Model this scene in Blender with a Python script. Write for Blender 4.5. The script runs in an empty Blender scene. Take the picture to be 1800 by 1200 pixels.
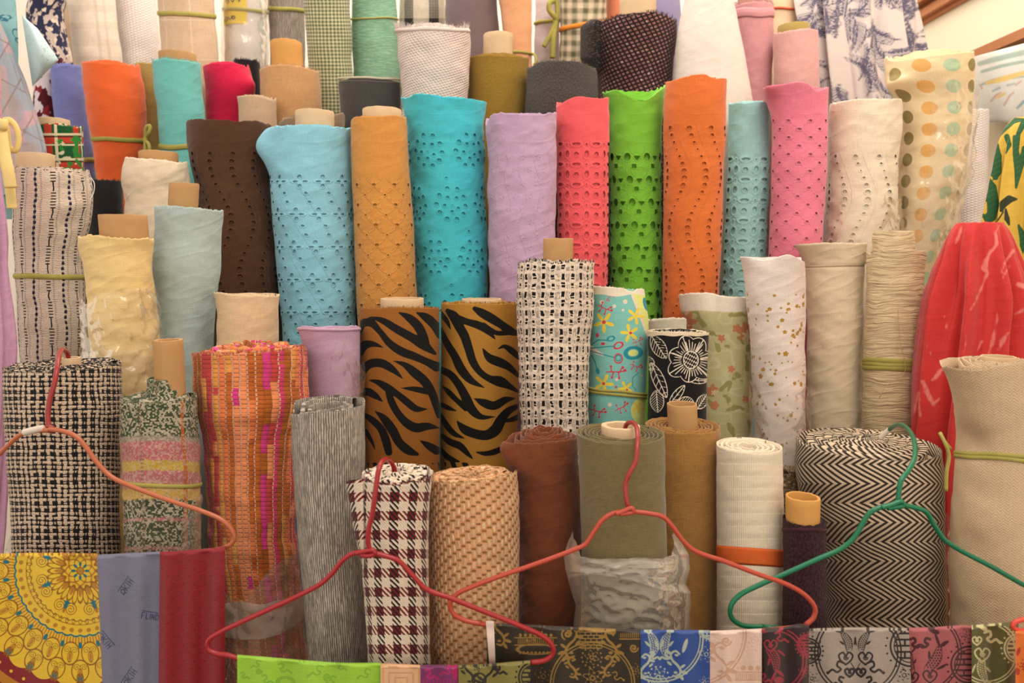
import bpy, math
import numpy as np
from math import pi, sin, cos, atan, sqrt
sc = bpy.context.scene
# ---------------------------------------------------------------- camera, world, lights, exposure
F, CX, CY = 1250.0, 900.0, 600.0          # focal length and centre of the 1800x1200 frame
CAMZ, K, DS = 1.35, 0.72*1250/1750, 1.4      # camera height (m), layout scale, depth spread
def dY(Y): return 1.66 + (np.asarray(Y, float) - 1.66)*DS      # layout depth -> depth units
PITCH = atan(150 / F)
cp, sp = cos(PITCH), sin(PITCH)
cam_d = bpy.data.cameras.new('camera'); cam = bpy.data.objects.new('camera', cam_d)
sc.collection.objects.link(cam); sc.camera = cam
cam_d.sensor_width = 36; cam_d.lens = 36 * F / 1800
cam.location = (0, 0, CAMZ); cam.rotation_euler = (pi / 2 - PITCH, 0, 0)
cam_d.clip_start = 0.05
cam_d.dof.use_dof = True; cam_d.dof.focus_distance = 1.02; cam_d.dof.aperture_fstop = 5.0
w = bpy.data.worlds.new('world'); sc.world = w; w.use_nodes = True
bg = w.node_tree.nodes['Background']; bg.inputs[0].default_value = (1.0, 0.90, 0.785, 1); bg.inputs[1].default_value = 0.93
def area(name, loc, target, size, energy, col, sy=None):
    from mathutils import Vector
    l = bpy.data.lights.new(name, 'AREA'); l.energy = energy; l.color = col; l.size = size
    if sy: l.shape = 'RECTANGLE'; l.size_y = sy
    o = bpy.data.objects.new(name, l); sc.collection.objects.link(o); o.location = loc
    o.rotation_euler = (Vector(target) - Vector(loc)).to_track_quat('-Z', 'Y').to_euler()
    return o
area('shop_ceiling_lamp', (0.4, 0.05, 2.95), (0.05, 1.35, 1.3), 0.8, 15, (1.0, 0.90, 0.78), 0.5)
area('aisle_ceiling_lamp', (0.8, 1.3, 2.6), (1.2, 1.75, 1.95), 0.4, 5.0, (1.0, 0.91, 0.80))
area('back_wall_lamp', (-0.3, 1.75, 2.85), (-0.3, 2.12, 2.0), 1.6, 15, (1.0, 0.93, 0.84), 0.15)
sc.view_settings.view_transform = 'Standard'; sc.view_settings.look = 'None'
sc.view_settings.gamma = 1; sc.view_settings.use_curve_mapping = False
sc.view_settings.exposure = 0.15
sc.cycles.max_bounces = 5; sc.cycles.diffuse_bounces = 2; sc.cycles.glossy_bounces = 2; sc.cycles.transmission_bounces = 2; sc.cycles.transparent_max_bounces = 12
rng = np.random.default_rng(7)
# ---------------------------------------------------------------- layout helpers
def P(px, py, Y):
    """point whose depth is Y (layout units) seen at px,py of the 1800x1200 frame"""
    px, py, Y = np.broadcast_arrays(np.asarray(px, float), np.asarray(py, float), np.asarray(Y, float))
    Y = dY(Y); dx = (px - CX) / F; dz = (CY - py) / F
    t = Y / (cp + dz * sp) * K
    return np.stack([dx * t, Y * K, CAMZ + (-sp + dz * cp) * t], -1)
def mpp(py, Y):                            # metres per pixel there
    return dY(Y) / (cp + (CY - py) / F * sp) * K / F
def proj(v):
    x, y, z = v[..., 0], v[..., 1], v[..., 2] - CAMZ
    d = y * cp - z * sp; u = y * sp + z * cp
    return CX + x / d * F, CY - u / d * F
def y_at(z, Y):
    k = (z - CAMZ) / (dY(Y) * K); return CY - (k * cp + sp) / (cp - k * sp) * F
def herm(xs, ys):
    xs = np.asarray(xs, float); ys = np.asarray(ys, float)
    if len(xs) == 1: return lambda x: np.full_like(np.asarray(x, float), ys[0])
    d = np.diff(ys) / np.diff(xs); m = np.empty_like(ys)
    m[0], m[-1] = d[0], d[-1]; m[1:-1] = (d[:-1] + d[1:]) / 2
    def f(x):
        x = np.asarray(x, float)
        i = np.clip(np.searchsorted(xs, x) - 1, 0, len(xs) - 2); h = xs[i + 1] - xs[i]
        t = (x - xs[i]) / h; tc = np.clip(t, 0, 1)
        r = (2*tc**3-3*tc**2+1)*ys[i] + (tc**3-2*tc**2+tc)*h*m[i] + (-2*tc**3+3*tc**2)*ys[i+1] + (tc**3-tc**2)*h*m[i+1]
        return r + np.where(t > 1, (t - 1) * h * d[-1], 0) + np.where(t < 0, t * h * d[0], 0)
    return f
def hsh(i, j, s=0):
    v = np.sin(i * 127.1 + j * 311.7 + s * 74.7) * 43758.5453
    return v - np.floor(v)
def vn(x, y, s=0):
    """smooth value noise, -1..1"""
    x = np.asarray(x, float); y = np.asarray(y, float)
    i, j = np.floor(x), np.floor(y); u, v = x - i, y - j
    u = u*u*(3-2*u); v = v*v*(3-2*v)
    return 2*((hsh(i,j,s)*(1-u)+hsh(i+1,j,s)*u)*(1-v)+(hsh(i,j+1,s)*(1-u)+hsh(i+1,j+1,s)*u)*v) - 1
# ---------------------------------------------------------------- mesh + object helpers
def mesh(name, V, Q, attrs=None, smooth=True, tris=None):
    """fast mesh from arrays: V (n,3), Q (m,4) quads, tris (k,3)"""
    V = np.asarray(V, np.float32).reshape(-1, 3); Q = np.asarray(Q, np.int32).reshape(-1, 4)
    T = np.zeros((0, 3), np.int32) if tris is None else np.asarray(tris, np.int32).reshape(-1, 3)
    me = bpy.data.meshes.new(name)
    me.vertices.add(len(V)); me.vertices.foreach_set('co', V.ravel())
    idx = np.concatenate([Q.ravel(), T.ravel()]); nl = len(idx); npz = len(Q) + len(T)
    me.loops.add(nl); me.loops.foreach_set('vertex_index', idx)
    me.polygons.add(npz)
    st = np.concatenate([np.arange(len(Q)) * 4, len(Q) * 4 + np.arange(len(T)) * 3]).astype(np.int32)
    me.polygons.foreach_set('loop_start', st)
    me.polygons.foreach_set('use_smooth', np.full(npz, smooth, bool))
    me.update(calc_edges=True)
    for k, a in (attrs or {}).items():
        a = np.asarray(a, np.float32)
        if a.ndim == 1:
            at = me.attributes.new(k, 'FLOAT', 'POINT'); at.data.foreach_set('value', a)
        elif a.shape[1] == 3:
            at = me.attributes.new(k, 'FLOAT_VECTOR', 'POINT'); at.data.foreach_set('vector', a.ravel())
        else:
            at = me.attributes.new(k, 'FLOAT_COLOR', 'POINT'); at.data.foreach_set('color', a.ravel())
    me.validate()
    return me
def gridq(nr, nc, close=False, base=0):
    r = np.arange(nr - 1)[:, None]; c = np.arange(nc if close else nc - 1)[None, :]
    c2 = (c + 1) % nc
    return (base + np.stack([r*nc+c, r*nc+c2, (r+1)*nc+c2, (r+1)*nc+c], -1)).reshape(-1, 4)
def link(name, me, mat, parent=None, origin=None):
    o = bpy.data.objects.new(name, me); sc.collection.objects.link(o)
    if mat is not None: me.materials.append(mat)
    if parent is not None: o.parent = parent
    return o
def tag(o, label=None, cat=None, group=None, kind=None):
    if label: o['label'] = label
    if cat: o['category'] = cat
    if group: o['group'] = group
    if kind: o['kind'] = kind
    return o
def empty(name, loc):
    o = bpy.data.objects.new(name, None); sc.collection.objects.link(o); o.location = loc
    o.empty_display_size = 0.02
    return o
def shift_mesh(me, loc):
    n = len(me.vertices); a = np.empty(n * 3, np.float32); me.vertices.foreach_get('co', a)
    a = a.reshape(-1, 3) - np.asarray(loc, np.float32); me.vertices.foreach_set('co', a.ravel()); me.update()
def box_mesh(name, lo, hi):
    x0, y0, z0 = lo; x1, y1, z1 = hi
    V = [(x0,y0,z0),(x1,y0,z0),(x1,y1,z0),(x0,y1,z0),(x0,y0,z1),(x1,y0,z1),(x1,y1,z1),(x0,y1,z1)]
    Q = [(0,3,2,1),(4,5,6,7),(0,1,5,4),(1,2,6,5),(2,3,7,6),(3,0,4,7)]
    return mesh(name, V, Q, smooth=False)
def smoothpath(pts, n):
    pts = np.asarray(pts, float); m = len(pts)
    d = np.concatenate([[0], np.cumsum(np.linalg.norm(np.diff(pts, axis=0), axis=1))])
    s = np.linspace(0, d[-1], n)
    return np.stack([herm(d, pts[:, k])(s) for k in range(pts.shape[1])], -1)
def tube_arrays(path, rad, nseg=8, flat=1.0, cap=True):
    path = np.asarray(path, float); n = len(path); rad = np.broadcast_to(np.asarray(rad, float), (n,))
    t = np.gradient(path, axis=0); t /= np.linalg.norm(t, axis=1)[:, None] + 1e-12
    ref = np.array([0, 1.0, 0.001]); V = []
    for i in range(n):
        a = np.cross(t[i], ref); la = np.linalg.norm(a)
        a = a / la if la > 1e-4 else np.array([1.0, 0, 0])
        b = np.cross(a, t[i])
        for k in range(nseg):
            q = 2*pi*k/nseg
            V.append(path[i] + rad[i]*(cos(q)*a + flat*sin(q)*b))
    Q = gridq(n, nseg, True)
    tr = []
    if cap:
        V.append(path[0]); V.append(path[-1]); c0, c1 = n*nseg, n*nseg+1
        for k in range(nseg):
            tr.append((c0, (k+1) % nseg, k)); tr.append((c1, (n-1)*nseg+k, (n-1)*nseg+(k+1) % nseg))
    return np.array(V), Q, np.array(tr, int).reshape(-1, 3)
def join_arrays(parts):
    V, Q, T, b = [], [], [], 0
    for v, q, t in parts:
        V.append(v); Q.append(np.asarray(q).reshape(-1, 4) + b)
        if t is not None and len(t): T.append(np.asarray(t) + b)
        b += len(v)
    return np.concatenate(V), np.concatenate(Q), (np.concatenate(T) if T else None)
# ---------------------------------------------------------------- node expression helper
def lin(c):
    c = np.asarray(c, float) / 255.0
    c = c*0.93 + 0.07*(0.3*c[0] + 0.59*c[1] + 0.11*c[2])          # greyed to offset the saturation that bounced light adds
    return tuple(np.where(c <= 0.04045, c / 12.92, ((c + 0.055) / 1.055) ** 2.4))
class S:
    __slots__ = ('g', 's')
    def __init__(self, g, s): self.g = g; self.s = s
    def _m(self, op, *o): return self.g.m(op, self, *o)
    def __add__(a, b): return a._m('ADD', b)
    __radd__ = __add__
    def __sub__(a, b): return a._m('SUBTRACT', b)
    def __rsub__(a, b): return a.g.m('SUBTRACT', b, a)
    def __mul__(a, b): return a._m('MULTIPLY', b)
    __rmul__ = __mul__
    def __truediv__(a, b): return a._m('DIVIDE', b)
    def __lt__(a, b): return a._m('LESS_THAN', b)
    def __gt__(a, b): return a._m('GREATER_THAN', b)
    def __mod__(a, b): return a._m('FLOORED_MODULO', b)
    def fl(a): return a._m('FLOOR')
    def fr(a): return a._m('FRACT')
    def ab(a): return a._m('ABSOLUTE')
    def sin(a): return a._m('SINE')
    def mn(a, b): return a._m('MINIMUM', b)
    def mx(a, b): return a._m('MAXIMUM', b)
    def pw(a, b): return a._m('POWER', b)
    def ss(a, e0, e1):
        n = a.g.new('ShaderNodeMapRange'); n.interpolation_type = 'SMOOTHSTEP'
        a.g.put(n.inputs[0], a); n.inputs[1].default_value = e0; n.inputs[2].default_value = e1
        return S(a.g, n.outputs[0])
class G:
    def __init__(self, name):
        self.mat = bpy.data.materials.new(name); self.mat.use_nodes = True
        self.nt = self.mat.node_tree; self.nt.nodes.clear()
        self.out = self.new('ShaderNodeOutputMaterial')
        a = self.new('ShaderNodeAttribute'); a.attribute_name = 'pat'
        sx = self.new('ShaderNodeSeparateXYZ'); self.nt.links.new(a.outputs['Vector'], sx.inputs[0])
        self.vec = a.outputs['Vector']; self.x = S(self, sx.outputs[0]); self.y = S(self, sx.outputs[1])
    def new(self, t): return self.nt.nodes.new(t)
    def put(self, inp, v):
        if isinstance(v, S): self.nt.links.new(v.s, inp)
        elif isinstance(v, (tuple, list)) and len(v) == 3 and inp.type == 'RGBA': inp.default_value = (*v, 1)
        else: inp.default_value = v
    def m(self, op, *a):
        n = self.new('ShaderNodeMath'); n.operation = op
        for i, v in enumerate(a): self.put(n.inputs[i], v)
        return S(self, n.outputs[0])
    def mix(self, f, a, b, mode='MIX'):
        n = self.new('ShaderNodeMix'); n.data_type = 'RGBA'; n.blend_type = mode
        self.put(n.inputs[0], f); self.put(n.inputs[6], a); self.put(n.inputs[7], b)
        return S(self, n.outputs[2])
    def col(self, c):
        n = self.new('ShaderNodeRGB'); n.outputs[0].default_value = (*lin(c), 1); return S(self, n.outputs[0])
    def xy(self, x, y, z=0.0):
        n = self.new('ShaderNodeCombineXYZ'); self.put(n.inputs[0], x); self.put(n.inputs[1], y); self.put(n.inputs[2], z)
        return S(self, n.outputs[0])
    def noise(self, x, y, detail=2.0, z=0.0, rough=0.5):
        n = self.new('ShaderNodeTexNoise'); n.inputs['Scale'].default_value = 1; n.inputs['Detail'].default_value = detail
        n.inputs['Roughness'].default_value = rough
        self.put(n.inputs['Vector'], self.xy(x, y, z)); return S(self, n.outputs['Fac'])
    def hash(self, x, y=0.0):
        n = self.new('ShaderNodeTexWhiteNoise'); n.noise_dimensions = '2D'
        self.put(n.inputs['Vector'], self.xy(x, y)); return S(self, n.outputs['Value'])
    def ramp(self, f, cols, const=True):
        n = self.new('ShaderNodeValToRGB'); r = n.color_ramp; r.interpolation = 'CONSTANT' if const else 'LINEAR'
        while len(r.elements) > 1: r.elements.remove(r.elements[-1])
        r.elements[0].position = 0; r.elements[0].color = (*lin(cols[0]), 1)
        for i, c in enumerate(cols[1:], 1):
            e = r.elements.new(i / (len(cols) if const else len(cols) - 1)); e.color = (*lin(c), 1)
        self.put(n.inputs[0], f); return S(self, n.outputs[0])
    def attr(self, name):
        a = self.new('ShaderNodeAttribute'); a.attribute_name = name; return a
    def scale(self, c, f):                       # colour times scalar
        return self.mix(1.0, c, self.gray(f), 'MULTIPLY')
    def gray(self, f):
        n = self.new('ShaderNodeCombineColor')
        for i in range(3): self.put(n.inputs[i], f)
        return S(self, n.outputs[0])
    def finish(self, col, height=None, rough=0.9, sheen=0.15, alpha=None, spec=0.2, metal=0.0, bump=1.0):
        b = self.new('ShaderNodeBsdfPrincipled'); self.put(b.inputs['Base Color'], col)
        self.put(b.inputs['Roughness'], rough); b.inputs['Specular IOR Level'].default_value = spec
        b.inputs['Sheen Weight'].default_value = sheen; b.inputs['Sheen Roughness'].default_value = 0.5
        b.inputs['Metallic'].default_value = metal
        if height is not None:
            n = self.new('ShaderNodeBump'); n.inputs['Strength'].default_value = 1; n.inputs['Distance'].default_value = 0.001 * bump
            self.put(n.inputs['Height'], height); self.nt.links.new(n.outputs[0], b.inputs['Normal'])
        sh = b.outputs[0]
        if alpha is not None:
            t = self.new('ShaderNodeBsdfTransparent'); mx = self.new('ShaderNodeMixShader')
            self.put(mx.inputs[0], alpha); self.nt.links.new(t.outputs[0], mx.inputs[1]); self.nt.links.new(sh, mx.inputs[2]); sh = mx.outputs[0]
        self.nt.links.new(sh, self.out.inputs[0])
        return self.mat
_mc = {}
def slub(g, k=0.12):
    """fine woven thread variation 1-k..1+k"""
    x, y = g.x, g.y
    a = g.noise(x * 0.06, y * 0.55, 1); b = g.noise(x * 0.55, y * 0.06, 1, 5.0)
    return 1.0 + (a + b - 1.0) * (2.4 * k + 0.045)
def creases(g, amp):
    """soft diagonal crumple height"""
    x, y = g.x, g.y
    soft = (g.noise(x * 0.011 + y * 0.012, y * 0.030 - x * 0.018, 1.0, 3.0) - 0.5) * (amp * 2.6)
    rid = 1.0 - (g.noise(x * 0.010 - y * 0.006, y * 0.034 + x * 0.012, 1.0, 9.0) - 0.5).ab() * 9.0
    return soft + rid.mx(0.0) * (amp * 0.5)
def weave_h(g, p=2.6):
    return ((g.x * (6.283 / p)).sin() + (g.y * (6.283 / p)).sin()) * 0.035 + (g.noise(g.x * .5, g.y * .18, 0.0, 1.0) + g.noise(g.x * .18, g.y * .5, 0.0, 6.0)) * 0.15
def plain(c, k=0.12, cre=0.5, rough=0.9, sheen=0.2, name='plain_cloth'):
    key = ('plain', tuple(c), k, cre, rough)
    if key not in _mc:
        g = G(name); _mc[key] = g.finish(g.scale(g.col(c), slub(g, k)), creases(g, cre) + weave_h(g), rough, sheen)
    return _mc[key]
def eyelet(c, emb=1.0, k=0.07, cre=0.8, hol=True):
    """embroidered cotton: attribute 'hole' is a signed distance (px) to cut-outs, 'emb' stitch lines"""
    key = ('eye', tuple(c), emb, k, cre, hol)
    if key not in _mc:
        g = G('eyelet_cotton'); h = S(g, g.attr('hole').outputs['Fac']); e = S(g, g.attr('emb').outputs['Fac'])
        ring = h.ss(-0.2, 0.5) * (1.0 - h.ss(1.3, 2.2)); st = (1.0 - e.ss(0.3, 1.2)) * emb
        col = g.scale(g.col(c), slub(g, k) * (1.0 + ring * 0.10 + st * 0.07))
        alpha = h.ss(-0.35, 0.15) if hol else None
        _mc[key] = g.finish(col, creases(g, cre) + weave_h(g) + ring * 0.9 + st * 0.7, 0.85, 0.2, alpha)
    return _mc[key]
def layered(base, cols, k=0.06, cre=0.4, rough=0.85, sheen=0.1, soft=0.35, basefn=None, spec=0.2, name='printed_cloth', metals=None, bumpl=0.0):
    """print: attributes L0..Ln hold up to four signed distances each; colours painted in order"""
    g = G(name); c = basefn(g) if basefn else g.col(base); tot = None
    for i, cc in enumerate(cols):
        if i % 4 == 0:
            a = g.attr('L%d' % (i // 4)); sp3 = g.new('ShaderNodeSeparateColor'); g.nt.links.new(a.outputs['Color'], sp3.inputs[0])
        s = S(g, sp3.outputs[i % 4]) if i % 4 < 3 else S(g, a.outputs['Alpha'])
        f = 1.0 - s.ss(-soft, soft); c = g.mix(f, c, g.col(cc)); tot = f if tot is None else tot.mx(f)
    h = creases(g, cre) + weave_h(g)
    if bumpl: h = h + tot * bumpl
    return g.finish(g.scale(c, slub(g, k)), h, rough, sheen, None, spec)
def vcol(k=0.06, cre=0.4, rough=0.85, sheen=0.1, extra=None):
    key = ('vcol', k, cre, rough, sheen)
    if key not in _mc:
        g = G('dyed_cloth'); c = S(g, g.attr('Col').outputs['Color'])
        _mc[key] = g.finish(g.scale(c, slub(g, k)), creases(g, cre) + weave_h(g), rough, sheen)
    return _mc[key]
def simple(name, c, rough=0.5, spec=0.4, var=0.0, scale=40.0, bump=0.0, c2=None, metal=0.0, stretch=(1, 1, 1)):
    """object-space procedural: colour with noise variation and relief"""
    key = ('simple', name, tuple(c), rough)
    if key not in _mc:
        g = G(name); tc = g.new('ShaderNodeTexCoord'); mp = g.new('ShaderNodeMapping'); mp.inputs['Scale'].default_value = stretch
        g.nt.links.new(tc.outputs['Object'], mp.inputs[0])
        n = g.new('ShaderNodeTexNoise'); n.inputs['Scale'].default_value = scale; n.inputs['Detail'].default_value = 4
        g.nt.links.new(mp.outputs[0], n.inputs['Vector']); f = S(g, n.outputs['Fac'])
        col = g.mix(f.ss(0.35, 0.65), g.col(c), g.col(c2)) if c2 else g.scale(g.col(c), 1.0 + (f - 0.5) * (2 * var))
        _mc[key] = g.finish(col, f * bump if bump else None, rough, 0.0, None, spec, metal)
    return _mc[key]
def plastic(milky=0.1, gloss=0.25, tint=(246, 238, 226), rough=0.12, name='clear_plastic'):
    key = ('plastic', milky, gloss)
    if key not in _mc:
        g = G(name); nt = g.nt
        tc = g.new('ShaderNodeTexCoord'); n = g.new('ShaderNodeTexNoise'); n.inputs['Scale'].default_value = 55; n.inputs['Detail'].default_value = 3
        nt.links.new(tc.outputs['Object'], n.inputs['Vector'])
        bp = g.new('ShaderNodeBump'); bp.inputs['Distance'].default_value = 0.0018; nt.links.new(n.outputs['Fac'], bp.inputs['Height'])
        tr = g.new('ShaderNodeBsdfTransparent'); gl = g.new('ShaderNodeBsdfGlossy'); gl.inputs['Roughness'].default_value = rough
        gl.inputs['Color'].default_value = (*lin(tint), 1); nt.links.new(bp.outputs[0], gl.inputs['Normal'])
        df = g.new('ShaderNodeBsdfDiffuse'); df.inputs['Color'].default_value = (*lin(tint), 1)
        tl = g.new('ShaderNodeBsdfTranslucent'); tl.inputs['Color'].default_value = (*lin(tint), 1)
        lw = g.new('ShaderNodeLayerWeight'); lw.inputs['Blend'].default_value = 0.35; nt.links.new(bp.outputs[0], lw.inputs['Normal'])
        md = g.new('ShaderNodeMixShader'); md.inputs[0].default_value = 0.25; nt.links.new(df.outputs[0], md.inputs[1]); nt.links.new(tl.outputs[0], md.inputs[2])
        m1 = g.new('ShaderNodeMixShader'); g.put(m1.inputs[0], S(g, lw.outputs['Facing']) * (0.9 * milky) + milky)
        nt.links.new(tr.outputs[0], m1.inputs[1]); nt.links.new(md.outputs[0], m1.inputs[2])
        m2 = g.new('ShaderNodeMixShader'); g.put(m2.inputs[0], S(g, lw.outputs['Fresnel']) * gloss * 2 + 0.02)
        nt.links.new(m1.outputs[0], m2.inputs[1]); nt.links.new(gl.outputs[0], m2.inputs[2])
        nt.links.new(m2.outputs[0], g.out.inputs[0]); _mc[key] = g.mat
    return _mc[key]
CARD = simple('cardboard', (196, 150, 100), 0.9, 0.1, 0.12, 60, 0.6)
CARD2 = simple('cardboard_pale', (222, 190, 150), 0.9, 0.1, 0.10, 60, 0.6)
CARD3 = simple('cardboard_amber', (222, 160, 84), 0.8, 0.2, 0.10, 60, 0.6)
KRAFT = simple('kraft_paper', (196, 148, 96), 0.85, 0.1, 0.12, 25, 1.2)
TIE = simple('olive_knit_tie', (176, 165, 84), 0.9, 0.1, 0.10, 150, 0.5)
TIE_O = simple('orange_knit_tie', (236, 140, 50), 0.9, 0.1, 0.10, 150, 0.5)
TIE_R = simple('orange_tape', (232, 104, 44), 0.8, 0.2, 0.08, 150, 0.4)
CLEAR = plastic(0.085, 0.17)
MILKY = plastic(0.24, 0.2)
FILM = plastic(0.17, 0.14)
BAG = plastic(0.40, 0.15)
# ---------------------------------------------------------------- the fabric roll builder
STEP_Z = dict(A=0.0, B=0.0, C=0.0, D=0.0, E=0.0)
def sd_seg(x, y, pts):
    """signed distance to a stroke of points (x, y, halfwidth)"""
    d = np.full(np.shape(x), 1e3)
    for (x0, y0, w0), (x1, y1, w1) in zip(pts[:-1], pts[1:]):
        ex, ey = x1 - x0, y1 - y0; L = ex*ex + ey*ey + 1e-9
        t = np.clip(((x - x0)*ex + (y - y0)*ey) / L, 0, 1)
        d = np.minimum(d, np.hypot(x - x0 - t*ex, y - y0 - t*ey) - (w0 + (w1 - w0)*t))
    return d
def sd_ell(x, y, a, b, ang=0.0):
    c, s = np.cos(ang), np.sin(ang); u = x*c + y*s; v = -x*s + y*c
    return (np.sqrt((u/a)**2 + (v/b)**2) - 1) * np.minimum(a, b)
def tile(x, p, x0=0.0): return np.mod(x - x0 + p/2, p) - p/2
class Roll:
    def __init__(s, row, Y, prof, rim=None, wr=(1.0, 60, 45), seed=0, depth=1.0, step=3.0, yvis=None, zb=None, bump=None,
                 rag=0.8, lean=0.0, soft=60.0, back=None, pad=0.0, ymin=1.585):
        s.pad = pad; s.ymin = ymin
        s.Y = Y; s.zb = STEP_Z[row] if zb is None else zb; s.wr = wr; s.seed = seed; s.depth = depth; s.step = step; s.bumpf = bump; s.rag = rag; s.soft = soft
        prof = sorted(prof); s.y0 = prof[0][0]; ys = [p[0] for p in prof]; c = [(p[1]+p[2])/2 for p in prof]; r = [(p[2]-p[1])/2*cos(atan(((p[1]+p[2])/2 - CX)/F)) for p in prof]      # off-axis cylinders look wider
        c = [ci - (ci - CX)*((p[2]-p[1])/2)**2*cos(atan((ci - CX)/F))**2/F**2 for ci, p in zip(c, prof)]
        s.yb = float(y_at(s.zb, Y)); s.yvis = yvis if yvis else min(ys[-1] + 12, 1215)
        k = (c[-1]-c[0])/(ys[-1]-ys[0]) if len(ys) > 1 else 0.0
        ys2 = ys + [max(s.yb, ys[-1] + 30)]; c2 = c + [c[-1] + k*0.2*(ys2[-1]-ys[-1])]; r2 = r + [r[-1]]
        s.C = herm(ys2, c2); s.Rf = herm(ys2, r2); s.r0 = r[0]; s.rm = float(np.mean(r))
        s.rim = None if rim is None else (np.array([p[0] for p in rim], float), np.array([p[1] for p in rim], float))
        s.back = back
    def rimshift(s, th):
        x = s.C(s.y0) + s.Rf(s.y0)*np.sin(th); fr = np.cos(th)
        sh = np.zeros_like(th)
        if s.rim is not None:
            yv = herm(*s.rim)(np.clip(x, s.rim[0][0], s.rim[0][-1]))
            m = mpp(s.y0, s.Y)/K; yp = 450 + (yv - 450)*(dY(s.Y) - s.Rf(s.y0)*m*np.maximum(fr, 0)*s.depth)/dY(s.Y)
            wgt = np.clip(fr*6 + 1, 0, 1); sh = (yp - s.y0)*wgt + (1-wgt)*((s.back or s.y0) - s.y0)
        return sh
    def surf(s, th, y, off=0.0, plain_=False):
        """world point of the surface at angle th (0 faces the camera) and layout row y, off px outwards"""
        th, y = np.broadcast_arrays(np.asarray(th, float), np.asarray(y, float))
        r = s.Rf(y)
        if not plain_: r = r + s.disp(th, y)
        r = r + off; c = P(s.C(y), y, s.Y); m = mpp(y, s.Y)
        return c + np.stack([r*m*np.sin(th), -r*m*np.cos(th)*s.depth, 0*r], -1)
    def disp(s, th, y):
        A, sx, sy = s.wr; a = th*s.rm; q = s.seed*3.7
        d = A*(vn(a/sx+q, y/sy+q, s.seed) + 0.6*vn(a/sx*1.7 + y/sy*0.9 + q, y/sy*2.1 - a/sx + q, s.seed+1) + 0.3*vn(a/sx*4+q, y/sy*4.3 + a/sx*2, s.seed+2))
        if s.bumpf is not None: d = d + s.bumpf(th, a, y)
        return d
    def arrays(s):
        st = s.step/ s.rm; lim = 1.85
        nf = max(12, int(2*lim/st)); th = np.concatenate([np.linspace(-lim, lim, nf), np.linspace(lim, 2*pi-lim, 16)[1:-1]])
        ys = np.arange(s.y0, s.yvis, s.step); ys = np.concatenate([ys, np.linspace(s.yvis, max(s.yb, s.yvis+10), 6)])
        TH, YY = np.meshgrid(th, ys)
        sh = s.rimshift(th) + s.rag*(vn(th*s.rm/5, th*0, s.seed+5) + (np.abs(np.cos(th)) > -1)*0.8*vn(th*s.rm/17, th*0+3, s.seed+6))
        YY = YY + sh[None, :]*np.exp(-np.maximum(YY - s.y0, 0)/s.soft)
        TH2 = np.where(TH > pi, TH - 2*pi, TH)
        V = s.surf(TH2, YY); nr, nc = TH.shape
        # inner lip
        cen = P(s.C(YY[0]), YY[0], s.Y); lip = []
        for k, dy in ((0.90, 0.0), (0.90, 22.0)):
            yl = YY[0] + dy; lip.append(s.surf(TH2[0], yl, -s.r0*(1-k) if dy else -min(3.0, s.r0*0.06)))
        lip = [s.surf(TH2[0], YY[0] - 0.3, -min(2.2, s.r0*0.05)), s.surf(TH2[0], YY[0] + 24, -min(3.0, s.r0*0.06))]
        V = np.concatenate([V[::-1], np.array(lip)])           # bottom -> top -> inside
        A = np.concatenate([(TH2*s.rm)[::-1], np.array([TH2[0]*s.rm]*2)])
        Yl = np.concatenate([YY[::-1], np.array([YY[0]-3, YY[0]-30])])
        n2 = nr + 2
        xp, yp = proj(V)
        pat = np.stack([A, yp, xp], -1); pat[-2:, :, 1] = Yl[-2:]
        s.toprow = (TH2[0], YY[0])
        return V.reshape(-1, 3), gridq(n2, nc, True), pat.reshape(-1, 3), np.concatenate([(TH2)[::-1], TH2[:1], TH2[:1]]).ravel()
    def winding(s, n=4, rc=0.35, mound=0.0, jit=1.5, th=1.6, hi=0.93, deep=20, seed=1, start=2.2, dent=0.0):
        m = 44*n; T = np.linspace(0, 2*pi*n, m); f = T/T[-1]; TH = T + start; th_ = np.mod(TH + pi, 2*pi) - pi
        rad = s.r0*(hi - f*(hi - rc)) + (s.r0/n*0.16)*vn(T*1.1, T*0, seed)*(1-f*0.5)
        sh = s.rimshift(th_)
        yt = s.y0 + sh*np.clip(1-f*1.4, 0, 1) - mound*np.sin(f*pi/2)**1.0 + dent*f + jit*vn(T*2.3, T*0+1, seed+2) + jit*0.8*vn(T*7.3, T*0+4, seed+3)
        def pt(r, y):
            c = P(s.C(y), y, s.Y); q = mpp(y, s.Y)
            return c + np.stack([r*q*np.sin(TH), -r*q*np.cos(TH)*s.depth, 0*r], -1)
        kk = np.clip(s.Rf(yt+deep)/s.r0*.98, .5, 1.0); rows = [pt(rad*kk, yt+deep), pt(rad, yt+0.6), pt(rad-th*0.25, yt), pt(rad-th*0.75, yt), pt(rad-th, yt+0.6), pt((rad-th)*kk, yt+deep)]
        V = np.stack(rows); arc = T*s.rm*0.7
        pat = np.stack([np.broadcast_to(arc, (6, m)), np.stack([yt+deep, yt, yt-1, yt-2, yt-3, yt-deep]), np.zeros((6, m))], -1)
        q = gridq(6, m)
        # dark-catching cap well below the edges
        tc = np.linspace(0, 2*pi, 33)[:-1]; yc = s.y0 + deep*0.8 + max(0, dent) + 4
        c = P(s.C(yc), yc, s.Y); mm = mpp(yc, s.Y); ro = min(s.r0, float(s.Rf(yc)))*0.93*mm
        ring = c + np.stack([ro*np.sin(tc), -ro*np.cos(tc)*s.depth, 0*tc], -1)
        VV = np.concatenate([V.reshape(-1, 3), ring, c[None]]); b = 6*m
        tr = np.array([(b+32, b+k, b+(k+1) % 32) for k in range(32)])
        return VV, q, np.concatenate([pat.reshape(-1, 3), np.tile([[0, s.y0-20, 0]], (33, 1))]), tr
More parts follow.
